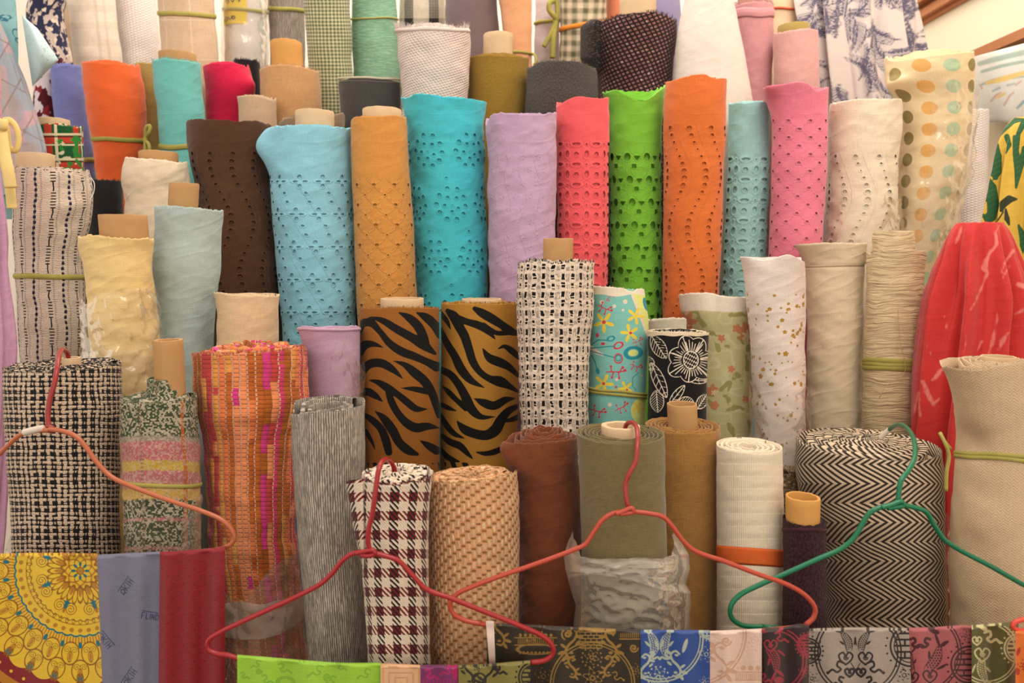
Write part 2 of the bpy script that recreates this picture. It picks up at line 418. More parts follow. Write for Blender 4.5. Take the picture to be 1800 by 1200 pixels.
GROUPS = dict(A='fabric rolls in the front row', B='fabric rolls in the second row', C='fabric rolls in the eyelet row', D='fabric rolls in the fourth row', E='fabric rolls in the top back row')
ROLLS = []
QUEUE = []; ITERS = 500; DEPTHS = [2.9075, 3.2000, 3.0460, 3.1852, 2.9172, 3.0561, 3.1585, 2.9319, 3.0474, 3.1672, 3.0200, 2.9641, 3.1378, 3.0507, 3.1071, 3.1282, 3.0563, 2.8120, 2.7793, 2.6616, 2.7864, 2.6431, 2.7775, 2.8995, 2.6286, 2.7664, 2.5796, 2.7400, 2.6717, 2.7656, 2.6675, 2.8959, 2.7806, 2.9120, 2.8080, 2.4200, 2.4046, 2.3705, 2.3393, 2.4541, 2.3628, 2.4267, 2.5792, 2.4579, 2.5885, 2.4753, 2.5036, 2.5399, 2.8000, 2.1600, 2.3600, 2.2878, 1.9705, 2.0995, 2.0346, 2.0025, 2.0818, 2.1656, 2.0138, 2.0662, 1.9900, 2.2000, 2.2807, 2.1490, 2.3205, 2.2034, 1.7600, 1.7357, 1.8671, 1.6800, 1.5985, 1.6712, 1.7600, 1.6600, 1.8316, 1.7381, 1.6620, 2.0528, 1.9376, 1.7450, 2.0537, 2.9737, 2.2800, 2.3600, 2.3100, 2.0200, 1.9600]
def roll(label, row, Y, prof, mat, **kw): QUEUE.append([label, row, Y, prof, mat, kw])
def solve_depths(clear=0.0015):
    """nudge rolls apart in depth until no two of them cross"""
    keys = ('rim', 'depth', 'zb', 'wr', 'pad', 'ymin'); zs = np.linspace(0.02, 2.05, 42); n = len(QUEUE); Ys = np.array([q[2] for q in QUEUE], float)
    tmp = [Roll(q[1], q[2], q[3], **{k: q[5][k] for k in keys if k in q[5]}) for q in QUEUE]
    dep = np.array([t.depth for t in tmp])
    def circles(t, Y):
        t.Y = Y; y = y_at(zs, Y); ok = (y >= t.y0 - 6) & (zs >= t.zb); y = np.maximum(y, t.y0)
        return P(t.C(y), y, Y)[:, 0], (t.Rf(y) + 1.5*t.wr[0] + 0.8 + t.pad)*mpp(y, Y), ok
    ymn = np.array([t.ymin for t in tmp]); prio = Ys + np.arange(n)*1e-6
    for it in range(ITERS):
        cs = [circles(t, Y) for t, Y in zip(tmp, Ys)]; X = np.array([c[0] for c in cs]); R = np.array([c[1] for c in cs]); OK = np.array([c[2] for c in cs]); mv = np.zeros(n); bad = 0
        for i in range(n):
            for j in range(i+1, n):
                if abs(Ys[i] - Ys[j])*K*DS > 0.3: continue
                ok = OK[i] & OK[j]
                if not ok.any(): continue
                s_ = R[i] + R[j] + clear; dx = np.abs(X[i] - X[j]); m = ok & (dx < s_)
                if not m.any(): continue
                need = (np.sqrt(np.maximum(s_[m]**2 - dx[m]**2, 0))*((dep[i]*R[i] + dep[j]*R[j])/(R[i] + R[j]))[m]).max(); have = (Ys[j] - Ys[i])*K*DS*(1 if prio[i] < prio[j] else -1)
                if have < need:
                    bad += 1
                    if it == ITERS - 1: print('BAD', i, j, need, have, QUEUE[i][0][:30], QUEUE[j][0][:30], Ys[i], Ys[j])
                    d = min((need - have)/K/DS*0.5 + .0008, .02); a, b = (i, j) if prio[i] < prio[j] else (j, i)
                    fr = 0.12 if Ys[a] < 1.92 else 0.5
                    mv[a] -= d*fr; mv[b] += d*(1-fr)
        Ys += np.clip(mv, -.02, .02)
        Ys = np.maximum(Ys, ymn)
        if not bad: break
    print('depth solve', it, bad, 'Y range', Ys.min(), Ys.max())
    for q, Y in zip(QUEUE, Ys):
        if Y < 2.0: print('Y %.3f' % Y, q[0][:40])
    return Ys
def build_all():
    for q, Y in zip(QUEUE, DEPTHS or solve_depths()): build_roll(q[0], q[1], float(Y), q[3], q[4], **q[5])
def build_roll(label, row, Y, prof, mat, core=None, wind=None, attrs=None, parts=(), name='fabric_roll', cat='fabric roll', group=True, inner=None, **kw):
    """core=(xl, xr, ytop[, material[, depth below]]) ; attrs(th, a, y, xp, yp)->dict of arrays ; parts: callables(roll, root)"""
    s = Roll(row, Y, prof, seed=kw.pop('seed', len(ROLLS)+1), **kw); ROLLS.append(s)
    V, Q, pat, TH = s.arrays(); tr = None
    at = attrs(TH, pat[:, 0], pat[:, 1], pat[:, 2], s) if attrs else {}
    nsh = len(V)
    W = dict(n=4, rc=0.4); W.update(wind or {})
    if inner is not None:                       # a second turn of cloth right under a pierced outer turn
        off = s.__dict__.get('off', 0)
        st0 = s.step; s.step = 6.0; r0 = s.Rf; s.Rf = lambda y, f=r0: f(y) - inner
        V2, Q2, p2, TH2 = s.arrays(); s.Rf = r0; s.step = st0
        Q = np.concatenate([Q, Q2 + len(V)]); V = np.concatenate([V, V2]); pat = np.concatenate([pat, p2])
    if W['n'] > 0:
        V3, Q3, p3, t3 = s.winding(**W)
        tr = t3 + len(V); Q = np.concatenate([Q, Q3 + len(V)]); V = np.concatenate([V, V3]); pat = np.concatenate([pat, p3])
    for k in list(at):
        a = np.asarray(at[k], float); ext = len(V) - nsh
        if ext: a = np.concatenate([a, np.full((ext,) + a.shape[1:], 9.0) if k in ('hole', 'emb') or k.startswith('L') else np.repeat(a[-1:], ext, 0)])
        at[k] = a
    at['pat'] = pat
    base = P(s.C(s.yb), s.yb, Y)
    me = mesh('cloth', V - base, Q, at, True, tr)
    solo = core is None and not parts
    if solo:
        root = link(name, me, mat); root.location = base
    else:
        root = empty(name, base); link('cloth', me, mat, root)
    s.root, s.base = root, base
    tag(root, label, cat, GROUPS[row] if group is True else group)
    if core is not None: add_core(s, root, *core)
    for p in parts: p(s, root)
    return s
def child(s, name, V, Q, mat, tris=None, kind=None, attrs=None, smooth=True, label=None, parent=None):
    o = link(name, mesh(name, np.asarray(V) - s.base, Q, attrs, smooth, tris), mat, parent or s.root)
    if kind: o['kind'] = kind
    if label: o['label'] = label
    return o
def add_core(s, root, xl, xr, ytop, mat=None, down=60, wall=0.16, crush=0.0, shape=None):
    mat = mat or CARD; n = 40; th = np.linspace(0, 2*pi, n, endpoint=False); cx, r = (xl+xr)/2, (xr-xl)/2*cos(atan(((xl+xr)/2 - CX)/F))
    rows = []
    def ring(rr, y, dx):
        c = P(cx + dx, y, s.Y); m = mpp(y, s.Y); q = 1 + crush*vn(th*1.2, th*0 + y*0.02, s.seed)
        jag = 0.6*vn(th*5, th*0, s.seed+3)
        c = P(cx+dx, y + jag, s.Y)
        return c + np.stack([rr*q*m*np.sin(th), -rr*q*m*np.cos(th), 0*th], -1)
    k = (s.C(s.y0+100) - s.C(s.y0))/100.0
    yb = s.y0 + down
    for rr, y in ((r, yb), (r*1.0, ytop+12), (r, ytop+0.8), (r*0.985, ytop), (r*(1-wall)+r*0.015, ytop), (r*(1-wall), ytop+1), (r*(1-wall), yb-10)):
        rows.append(ring(rr, y, k*(y - ytop)))
    V = np.array(rows).reshape(-1, 3); nn = len(rows)
    o = child(s, 'cardboard_core', V, gridq(nn, n, True), mat)
    return o
def band(y, w=7.0, mat=None, slope=0.0, off=1.2, arc=0.0, strands=1, gap=0.0, name='tie_band', th=2.4):
    """a tie running round the roll at visible row y"""
    def f(s, root):
        t = np.linspace(-pi, pi, 97)[:-1]; parts = []
        for k in range(strands):
            yy = y + (k-(strands-1)/2)*(w+gap)
            m = mpp(yy, s.Y)/K; r = s.Rf(yy)
            ypl = 450 + (yy + slope*np.sin(t)*r/50 + 1.3*vn(t*1.5, t*0, s.seed+k) - 450)*(dY(s.Y) - r*m*np.cos(t)*0.85)/dY(s.Y) + arc*np.cos(t)
            rows = []
            for a in np.linspace(0, 2*pi, 9)[:-1]:
                rows.append(s.surf(t, ypl + w/2*np.sin(a), off + th/2*np.cos(a)))
            V = np.array(rows + [rows[0]]); parts.append((V.reshape(-1, 3), gridq(9, 96, True), None))
        V, Q, T = join_arrays(parts); child(s, name, V, Q, mat or TIE)
    return f
def knot(pts, w=4.0, mat=None, Y=None, name='tie_end', flat=0.35, n=30):
    """loose tie end or loop, points (px, py, depth offset towards the camera)"""
    def f(s, root):
        p = smoothpath([P(a, b, (Y or s.Y) - c) for a, b, c in pts], n)
        V, Q, T = tube_arrays(p, w/2*mpp(pts[0][1], s.Y), 8, 1.0); child(s, name, V, Q, mat or TIE, T)
    return f
def fringe(n=120, ln=7.0, spread=0.5, mat=None, w=0.7, inset=1.0, lim=1.7, name='frayed_edge', up=1.0, off=0.0, rows=1):
    def f(s, root):
        r = np.random.default_rng(s.seed+11); th = r.uniform(-lim, lim, n); i = np.argsort(s.toprow[0]); yt = np.interp(th, s.toprow[0][i], s.toprow[1][i])
        parts = []; V = []; T = []
        for k in range(n):
            L = ln*r.uniform(0.4, 1.1); dt = r.normal(0, spread)*L/s.r0; dr = r.normal(0, 0.3)*L
            p0 = s.surf(th[k]-w/s.r0/2, yt[k]+1.5, off-inset*r.random()); p1 = s.surf(th[k]+w/s.r0/2, yt[k]+1.5, off-inset*r.random())
            pm0 = s.surf(th[k]+dt*0.3-w/s.r0/2, yt[k]-L*0.55*up, dr*0.4+off); pm1 = s.surf(th[k]+dt*0.3+w/s.r0/2, yt[k]-L*0.55*up, dr*0.4+off)
            p2 = s.surf(th[k]+dt, yt[k]-L*up, dr+off); b = len(V); V += [p0, p1, pm0, pm1, p2]; T += [(b, b+1, b+3), (b, b+3, b+2), (b+2, b+3, b+4)]
        V = np.array(V); pat = np.zeros((len(V), 3)); pat[:, 0] = np.repeat(th*s.rm, 5); pat[:, 1] = s.y0 + 2
        child(s, name, V, np.zeros((0, 4), int), mat, np.array(T), 'stuff', {'pat': pat})
    return f
def wrap(y0, y1, th0=-1.7, th1=1.7, off=2.5, amp=4.0, mat=None, seed=3, flare=0.0, name='plastic_wrap', sc_=(22, 30), topamp=14.0, puff=None, step=3.2, topfn=None):
    """crumpled clear plastic around part of the roll"""
    def f(s, root):
        nt = max(8, int((th1-th0)*s.rm/step)); ny = max(6, int((y1-y0)/step)); th = np.linspace(th0, th1, nt); ys = np.linspace(0, 1, ny)
        TH, Z = np.meshgrid(th, ys); A = TH*s.rm
        top = y0 + topamp*vn(th*s.rm/30, th*0+seed, seed)
        if topfn is not None: top = topfn(th) + 0.25*(top - y0)
        YY = top[None, :] + (y1 - top[None, :])*Z
        d = np.abs(vn(A/sc_[0]+YY/sc_[1]*0.6+seed, YY/sc_[1]-A/sc_[0]*0.5, seed)) + 0.5*np.abs(vn(A/sc_[0]*2.2-YY/sc_[1], YY/sc_[1]*2+seed, seed+1)) + .25*np.abs(vn(A/7, YY/8, seed+2))
        o = off + amp*d + flare*(1-Z)**2*8
        if puff is not None: o = o + puff(TH, YY)
        V = s.surf(TH, YY, o); child(s, name, V.reshape(-1, 3), gridq(ny, nt), mat or CLEAR)
    return f
# ---------------------------------------------------------------- woven patterns (x: arc px, y: px down)
def sel(g, f, a, b): return g.mix(f, b, a)             # f ? a : b
def w_glen():
    g = G('black_cream_glen_check'); t = 4.4; x, y = g.x, g.y
    x = x + (g.noise(x*0.03, y*0.03, 1) - 0.5)*6; y = y + (g.noise(x*0.03, y*0.03, 1, 4.0) - 0.5)*5
    n = g.noise(x*0.5, y*0.5, 2); x2 = x + (g.noise(x*.4, y*.4, 1, 2.) - .5)*2.2; y2 = (y + (g.noise(x*.4, y*.4, 1, 6.) - .5)*2.2)*1.08
    i, j = (x2/t).fl(), (y2/t).fl()
    def wb(i, n_, a):
        m = i % n_; z = m < a - .5
        return z*((m % 3.0) < 1.5) + (1.0 - z)*(((m - a) % 2.0) < 0.5)
    a, b = wb(i, 13.0, 9.0), wb(j, 12.0, 6.0); lx, ly = ((x2/t).fr() - .5).ab() < .21, ((y2/t).fr() - .5).ab() < .19
    blk = a*b + a*(1.0 - b)*lx*(((i + j) % 3.0) < 1.5) + b*(1.0 - a)*ly*(((i + j*2) % 3.0) < 1.5)
    h = ((x2/t).fr() - 0.5).ab().mx(((y2/t).fr() - 0.5).ab())
    c = g.mix(blk, g.col((236, 206, 176)), g.col((26, 25, 28)))
    return g.finish(g.scale(c, 0.85 + n*0.3), (1.0 - h.ss(0.2, 0.5))*1.1 + n*0.5, 0.95, 0.1)
def w_tooth():
    g = G('red_black_houndstooth'); x, y = g.x, g.y
    x = x + (g.noise(x*0.02, y*0.02, 1) - 0.5)*6; n = g.noise(x*0.35, y*0.35, 3)
    wx = (x/30.0).fr() < 0.5; wy = (y/33.5 + 0.2).fr() < 0.5
    top = ((x - y*0.9 + (n - .5)*2)/9.0).fr() < 0.5
    white, blk, red = g.col((236, 214, 190)), g.col((34, 26, 27)), g.col((122, 26, 32))
    c = g.mix(top, g.mix(wy, white, red), g.mix(wx, white, blk))
    hh = (((x - y*0.9)/4.5).fr() - 0.5).ab()
    return g.finish(g.scale(c, 0.82 + n*0.36), hh*0.9 + n*1.0, 0.95, 0.15)
def w_herring(p=12.0, H=34.0, amp=46.0, c1=(226, 200, 168), c2=(62, 50, 42), name='herringbone_wool', bmp=1.4, th=0.55, rot=False):
    g = G(name); x, y = g.x, g.y
    if rot: x, y = y, x
    n = g.noise(x*0.3, y*0.3, 2); x = x + (g.noise(x*0.015, y*0.015, 1, 2.0) - 0.5)*14
    tri = ((y/(2*H)).fr() - 0.5).ab()*2.0
    s = ((x + tri*amp)/p).fr(); d = (s - 0.5).ab()*2.0
    tick = ((x*0.8 - tri*amp*0.6)/3.1).fr()
    f = d.ss(th - 0.14, th + 0.14)
    c = g.mix(f, g.col(c1), g.col(c2)); c = g.scale(c, 0.8 + n*0.3 + ((tick - 0.5).ab())*0.25)
    return g.finish(c, (1.0 - f)*bmp + tick*0.3 + n*0.5, 0.95, 0.1)
def w_straw():
    g = G('straw_basket_weave'); x, y = g.x, g.y
    x = x + (g.noise(x*0.02, y*0.02, 1) - 0.5)*8; y = y + (g.noise(x*0.02, y*0.02, 1, 4.0) - 0.5)*6
    p = 8.6; i = (x/p).fl(); fx = (x/p).fr(); ys = (y + i*6.6)/19.0; fy = ys.fr(); n = g.noise(x*0.3, y*0.3, 2); hs = g.hash(i, ys.fl())
    w = 0.34 - (fy - 0.26).ab()*0.35
    tick = ((fx - 0.5).ab() < w)*(fy < 0.56); br = ((fy - 0.80).ab() < 0.10)*((fx - .5).ab() < .44)
    c = g.mix(hs, g.col((212, 142, 96)), g.col((220, 162, 112))); c = g.mix(br, c, g.col((146, 104, 62)))
    c = g.mix(tick, c, g.mix(hs, g.col((248, 214, 160)), g.col((240, 184, 138))))
    h = tick*(1.0 - (fx - 0.5).ab()*2.4)*2.2 - br*.6 + n*0.9
    return g.finish(g.scale(c, 0.85 + n*0.3), h, 0.95, 0.1)
def w_grey():
    g = G('grey_ribbed_knit'); x, y = g.x, g.y
    n = g.noise(x*0.45, y*0.05, 3); n2 = g.noise(x*0.08, y*0.12, 3, 7.0); n3 = g.noise(x*0.4, y*0.4, 2, 3.0)
    x2 = x + (n - 0.5)*5
    rib = (x2/3.9).fr(); chev = ((y + ((rib - 0.5).ab())*5.0)/3.2).fr()
    f = ((rib - 0.5).ab()*2.0).ss(0.25, 0.75)
    c = g.mix(f, g.col((190, 176, 160)), g.col((112, 101, 92)))
    return g.finish(g.scale(c, 0.38 + n*0.5 + n2*0.55 + chev*0.22 + n3*0.1), (1.0 - f)*1.5 + chev*0.7 + n*0.8, 0.95, 0.15)
def w_orange_tweed():
    g = G('orange_pink_tweed'); x, y = g.x, g.y
    x = x + (g.noise(x*0.02, y*0.025, 2) - 0.5)*7; p = 10.6
    i = (x/p).fl(); fx = (x/p).fr(); n = g.noise(x*0.35, y*0.35, 2); nb = g.noise(i*0.77, y*0.012, 1)
    hs = (g.hash(i, 2.0) + nb*0.35 - 0.17).fr()
    c = g.ramp(hs, [(248, 132, 74), (228, 70, 110), (186, 98, 30), (232, 64, 140), (250, 150, 96), (214, 72, 70), (242, 160, 74), (204, 104, 40)])
    row = (y/7.8).fr(); rid = (y/7.8).fl()
    dk = (row < 0.14)*(g.hash(i, rid + 3.0) < 0.75)
    wh = (((fx - 0.08).ab()) < 0.13)*((y/7.8 + 0.45).fr() < 0.66)*(g.hash(i, 9.0) < 0.85)
    c = g.mix(dk*.75, c, g.col((120, 46, 30))); c = g.mix(wh, c, g.col((240, 186, 158)))
    bul = 1.0 - ((fx - 0.5).ab()*2.0).pw(3.0); bh = 1.0 - ((row - 0.55).ab()*1.8).pw(3.0)
    return g.finish(g.scale(c, 0.8 + n*0.35), bul*1.3 + bh*0.6 + n*0.8 + wh*0.6, 0.95, 0.15)
def w_green_tweed():
    """colour bands across the roll come from 'Col'; flecked weave on top"""
    g = G('banded_tweed'); x, y = g.x, g.y; c = S(g, g.attr('Col').outputs['Color']); dk = S(g, g.attr('Col').outputs['Alpha'])
    yy = y + (x/60).sin()*3
    i = ((x + (yy/2.9).fl()*1.5)/3.0).fl(); j = (yy/2.9).fl(); hs = g.hash(i, j); n = g.noise(x*0.35, y*0.35, 2)
    f = (hs*0.85 + n*0.3).ss(0.5, 0.72)*dk
    light = g.mix(0.75, c, g.col((226, 210, 180)))
    c2 = g.mix(f, c, light)
    vs = (((x + 2.0).ab()) < 2.6)*((yy/7).fr() < 0.6)
    c2 = g.mix(vs*0.6, c2, g.col((150, 112, 84)))
    fx = ((x + (yy/2.9).fl()*1.5)/3.0).fr()
    return g.finish(g.scale(c2, 0.8 + n*0.35), (1.0 - (fx-0.5).ab()*2)*0.8 + f*0.8 + n*0.8, 0.95, 0.1)
def w_boucle_stripe():
    g = G('cream_boucle_with_navy_columns'); x, y = g.x, g.y
    x = x + (g.noise(x*0.02, y*0.03, 2) - 0.5)*9; n = g.noise(x*0.3, y*0.6, 3); n2 = g.noise(x*0.05, y*0.5, 2, 4.0)
    p = 23.0; i = (x/p).fl(); fx = (x/p).fr()*p; odd = (i % 2.0) < 0.5
    nav = ((fx - 6.0).ab() < 2.1)*((y/9.5 + g.hash(i, 1.0)).fr() < 0.55)*odd
    nav2 = ((fx - 6.0).ab() < 1.2)*odd*(1.0 - ((y/9.5).fr() < 0.2))
    lad = ((fx - 6.5).ab() < 3.4)*(1.0 - odd)*((y/5.2).fr() < 0.42)*((y/48.0).fr() < 0.7)
    lad2 = ((fx - 6.5).ab() < 1.0)*(1.0 - odd)*((y/48.0).fr() > 0.62)
    side = ((fx - 14.0).ab() < 1.3)*((y/3.6).fr() < 0.5)*0.65
    c = g.col((230, 208, 188))
    c = g.mix(side, c, g.col((120, 104, 100))); c = g.mix(lad.mx(lad2), c, g.col((48, 42, 44)))
    c = g.mix(nav.mx(nav2*0.7), c, g.col((34, 34, 66)))
    return g.finish(g.scale(c, 0.72 + n*0.3 + n2*0.26), n*2.2 + n2*1.6 + nav*0.8, 0.98, 0.2)
def w_boucle_black():
    g = G('black_white_openwork_boucle'); x, y = g.x, g.y
    x = x + (g.noise(x*0.05, y*0.06, 2) - 0.5)*9; y = y + (g.noise(x*0.06, y*0.05, 2, 6.0) - 0.5)*9
    n = g.noise(x*0.25, y*0.25, 3); hz = g.noise(x*.8, y*.12, 2, 3.0)
    fx = (x/32.0).fr()*32; fy = (y/32.0).fr()*32
    def bar(c, h): return (fy - c).ab() < h
    big = ((fx - 8.0).ab() < 2.9 + (n - .5)*2)*bar(6.0, 5.2).mx(bar(17.5, 2.0)).mx(bar(23.0, 2.1))
    sm = ((fx - 24.0).ab() < 2.6 + (n - .5)*2)*bar(4.0, 3.0).mx(bar(9.6, 1.5)).mx(bar(21.0, 2.6)).mx(bar(27.0, 1.2)*.8)
    hat = ((fx - 16.0).ab() < 3.6).mx(((fx - 16.0).ab() > 12.6))*(hz < 0.5)*(bar(8.0, 7.0) + bar(24.0, 3.4)).mn(1.0)*0.5
    b = big.mx(sm).mx(hat)
    c = g.mix(b, g.col((240, 218, 196)), g.col((24, 22, 24)))
    col = (fx*(6.283/16.0)).sin()
    return g.finish(g.scale(c, 0.8 + n*0.35), (1.0 - b)*2.2 + col*1.0 + n*1.6, 0.98, 0.1)
def w_check(c0, c1, p, name='gingham', q=0.5, soft=0.06, var=0.1, cre=0.4):
    g = G(name); x, y = g.x, g.y; x = x + (g.noise(x*0.02, y*0.02, 1) - 0.5)*5
    a = ((x/p).fr() - 0.5).ab().ss(q/2 - soft, q/2 + soft); b = ((y/p).fr() - 0.5).ab().ss(q/2 - soft, q/2 + soft)
    c = g.mix((a + b)*0.5, g.col(c0), g.col(c1))
    return g.finish(g.scale(c, slub(g, var)), creases(g, cre) + weave_h(g), 0.9, 0.15)
def w_pane(c0, c1, px, py, wx, wy, c2=None, op=0.6, cre=0.5, dbl=0.0):
    """windowpane lines on a plain ground"""
    g = G('windowpane_check'); x, y = g.x, g.y; x = x + (g.noise(x*0.015, y*0.015, 1) - 0.5)*5
    a = 1.0 - ((x/px).fr()*px - px/2).ab().ss(wx/2 - .6, wx/2 + .6); b = 1.0 - ((y/py).fr()*py - py/2).ab().ss(wy/2 - 1, wy/2 + 1)
    if dbl: a = a.mx(1.0 - (((x + dbl)/px).fr()*px - px/2).ab().ss(wx/2 - .6, wx/2 + .6))
    c = g.mix(b*op, g.col(c0), g.col(c2 or c1)); c = g.mix(a*op, c, g.col(c1))
    return g.finish(g.scale(c, slub(g, 0.08)), creases(g, cre) + weave_h(g), 0.9, 0.15)
def w_buffalo():
    g = G('black_cream_buffalo_check'); x, y = g.x, g.y
    a = ((x + 30.0)/46.0).fr() < 0.42; b = ((y - 32.0)/60.0).fr() < 0.22
    tick = ((x/5.0).fr() < 0.35).mx((y/5.0).fr() < 0.3)
    c = g.mix(a*0.75, g.col((226, 206, 182)), g.col((60, 56, 54))); c = g.mix(a*tick*0.35, c, g.col((180, 164, 148)))
    c = g.mix(b*(a*0.6 + 0.35), c, g.col((40, 37, 38)))
    return g.finish(g.scale(c, slub(g, 0.1)), creases(g, .3) + weave_h(g), 0.9, .15)
def w_marl(c0, c1, fx=0.3, fy=0.3, thr=(0.42, 0.62), bmp=1.0, diag=None, name='marled_wool', c2=None):
    g = G(name); x, y = g.x, g.y; n = g.noise(x*fx, y*fy, 3, 0.0, 0.7); f = n.ss(*thr)
    if diag:
        p = diag; i = ((x - y*0.55)/p).fr(); j = ((y + x*0.35)/(p*0.8)).fr()
        f = (f*0.7 + 0.3)*(((i - 0.5).ab() < 0.30)*((j - 0.5).ab() < 0.28))
    c = g.mix(f, g.col(c0), g.col(c1))
    if c2: c = g.mix(g.noise(x*0.11, y*0.16, 2, 8.0).ss(0.55, 0.7)*f, c, g.col(c2))
    return g.finish(g.scale(c, 0.85 + g.noise(x*.5, y*.5, 2, 3.0)*0.3), f*bmp + n*0.8, 0.97, 0.1)
def w_waffle():
    g = G('blush_waffle_cloth'); x, y = g.x, g.y; x = x + (g.noise(x*0.03, y*0.03, 2) - 0.5)*12
    i = ((x - y*0.8)/6.5).fr(); j = ((y + x*0.25)/4.6).fr(); h = ((i - 0.5).ab() + (j - 0.5).ab())
    return g.finish(g.scale(g.col((236, 214, 204)), 1.03 - h.ss(0.2, 0.9)*0.14), (1.0 - h)*2.2 + creases(g, 1.0), 0.95, .2)
def w_seer():
    g = G('white_seersucker'); x, y = g.x, g.y; i = (x/5.5).fr(); j = ((y + (x/5.5).fl()*2.0)/4.5).fr()
    h = ((i - .5).ab() + (j - .5).ab())
    return g.finish(g.scale(g.col((238, 222, 214)), 1.02 - h.ss(.3, .9)*0.06), (1.0 - h)*1.5, 0.95, .2)
def w_pleat(c=(240, 222, 194), p=22.0, w=1.6, depth=1.1, rib=3.4):
    g = G('tucked_cotton'); x, y = g.x, g.y; y = y + (g.noise(x*0.015, y*0.015, 2) - 0.5)*5
    s = (y/p).fr()*p; t = s.ss(0.0, w) - s.ss(p*0.5, p)*0.5
    return g.finish(g.scale(g.col(c), slub(g, 0.05)), t*depth + (g.x*(6.283/rib)).sin()*0.18 + creases(g, .3), 0.9, .2)
def w_crinkle(c=(232, 206, 160)):
    g = G('crinkled_cotton'); x, y = g.x, g.y; y2 = y + (g.noise(x*0.012, y*0.02, 2) - 0.5)*26
    n = g.noise(x*0.012, y2*0.16, 4, 0, 0.6); n2 = g.noise(x*0.03, y2*0.42, 2, 5.0)
    return g.finish(g.scale(g.col(c), 0.93 + n*0.12), n*9 + n2*1.8, 0.88, .2)
def w_plaid_card():
    g = G('green_red_plaid'); x, y = g.x, g.y; x = x + 4.0
    def st(v, c, w): return (v - c).ab() < w
    c = g.col((28, 92, 48)); red, wh, dk = g.col((204, 62, 40)), g.col((226, 214, 176)), g.col((22, 44, 34))
    u = (x/44.0).fr()*44; v = ((y - 212.0)/44.0).fr()*44
    c = g.mix(st(u, 6.0, 6.0), c, red); c = g.mix(st(v, 33.0, 6.5), c, red)
    c = g.mix(st(u, 18.0, 2.2), c, wh); c = g.mix(st(v, 24.0, 2.0).mx(st(v, 43.0, 1.8)), c, wh)
    c = g.mix(st(v, 28.0, 1.5)*0.8, c, dk); lf = g.noise(x*0.05, y*0.05, 1, 9.0).ss(0.56, 0.6)*(x > 18.0)
    c = g.mix(lf, c, g.col((48, 142, 52))); lf2 = g.noise(x*0.06, y*0.07, 2, 3.0).ss(0.6, 0.64)*(x > 16.0); c = g.mix(lf2, c, wh)
    return g.finish(g.scale(c, slub(g, .06)), creases(g, .2) + weave_h(g), .8, .05)
def w_botany(base, cols, sx=0.05, sy=0.05, thr=0.55, cre=0.5, rough=.85):
    """all-over print of irregular blotches"""
    g = G('blotch_print'); x, y = g.x, g.y; c = g.col(base)
    for k, cc in enumerate(cols):
        n = g.noise(x*sx*(1 + .3*k) + k*7, y*sy*(1 + .2*k), 2.5, k*5.0, .55); c = g.mix(n.ss(thr, thr + .03), c, g.col(cc))
    return g.finish(g.scale(c, slub(g, .06)), creases(g, cre) + weave_h(g), rough, .1)
# ---------------------------------------------------------------- the room
def struct(name, lo, hi, mat):
    o = link(name, box_mesh(name, lo, hi), mat); o['kind'] = 'structure'; return o
WALLM = simple('painted_wall', (246, 234, 218), .9, .1, .04, 6, .3)
WOODM = simple('varnished_wood', (192, 122, 78), .5, .3, .14, 8, .3, None, 0, (1, .08, 1))
FLOORM = simple('worn_floor', (120, 98, 82), .7, .2, .1, 5)
CREAM = simple('cream_panel', (250, 236, 208), .8, .1, .02, 4)
k = K
YB = float(dY(3.62))*K
struct('floor', (-3, -2.5, -.05), (2.0, YB + .15, 0), FLOORM)
struct('wall_back', (-2.4, YB, 0), (1.4, YB + .06, 3.2), WALLM)
WX = 720/F*float(dY(3.4))*K                  # the wall that runs towards the camera on the right
struct('wall_right', (WX, 0.2, 0), (WX + .08, YB, 3.2), CREAM)
def zl(dz): return CAMZ + dz*1.688*K
struct('trim_1', (WX - .035, 0.2, zl(.575)), (WX, YB, zl(.602)), WOODM)
for n_, (a_, b_, d_) in enumerate(((.777, .79, .012), (.79, .815, .03), (.815, .83, .018), (.83, .87, .05), (.87, .885, .03), (.885, .95, .07))):
    struct('trim_%d' % (n_ + 2), (WX - d_, 0.2, zl(a_)), (WX, YB, zl(b_)), WOODM)
# ---------------------------------------------------------------- eyelet cut-out patterns: (a, y) px -> hole sdf, emb sdf
def eyelets(fn, ystart, step_in=None):
    def f(th, a, y, xp, s):
        h, e = fn(a, y, xp); h = np.where(y < ystart, 9.0, h); e = np.where(y < ystart, 9.0, e)
        h = np.where(np.abs(th) > 1.84, 9.0, h)
        return {'hole': np.clip(h, -9, 9), 'emb': np.clip(e, -9, 9)}
    return f
def pat_wave(px=38.0, amp=14.0, per=200.0, dy=13.0, r0=1.8, r1=3.6, ph=0.0, x0=0.0):
    def f(a, y, xp):
        h = np.full(a.shape, 9.0)
        for k in range(-9, 10):
            j = np.round(y/dy)
            for dj in (-1, 0, 1):
                yc = (j+dj)*dy; w = np.sin((yc+ph)*2*pi/per); xc = x0 + k*px + amp*w; r = r0 + (r1-r0)*np.abs(w)**1.5
                h = np.minimum(h, np.hypot((a-xc)/1.12, (y-yc)) - r)
        xc = x0 + amp*np.sin((y+ph)*2*pi/per); e = np.abs(tile(a - xc - 13, px)) - 0.2
        return h, np.maximum(e, np.abs(np.abs(h) - 1.6) * 0 + 0.0)
    return f
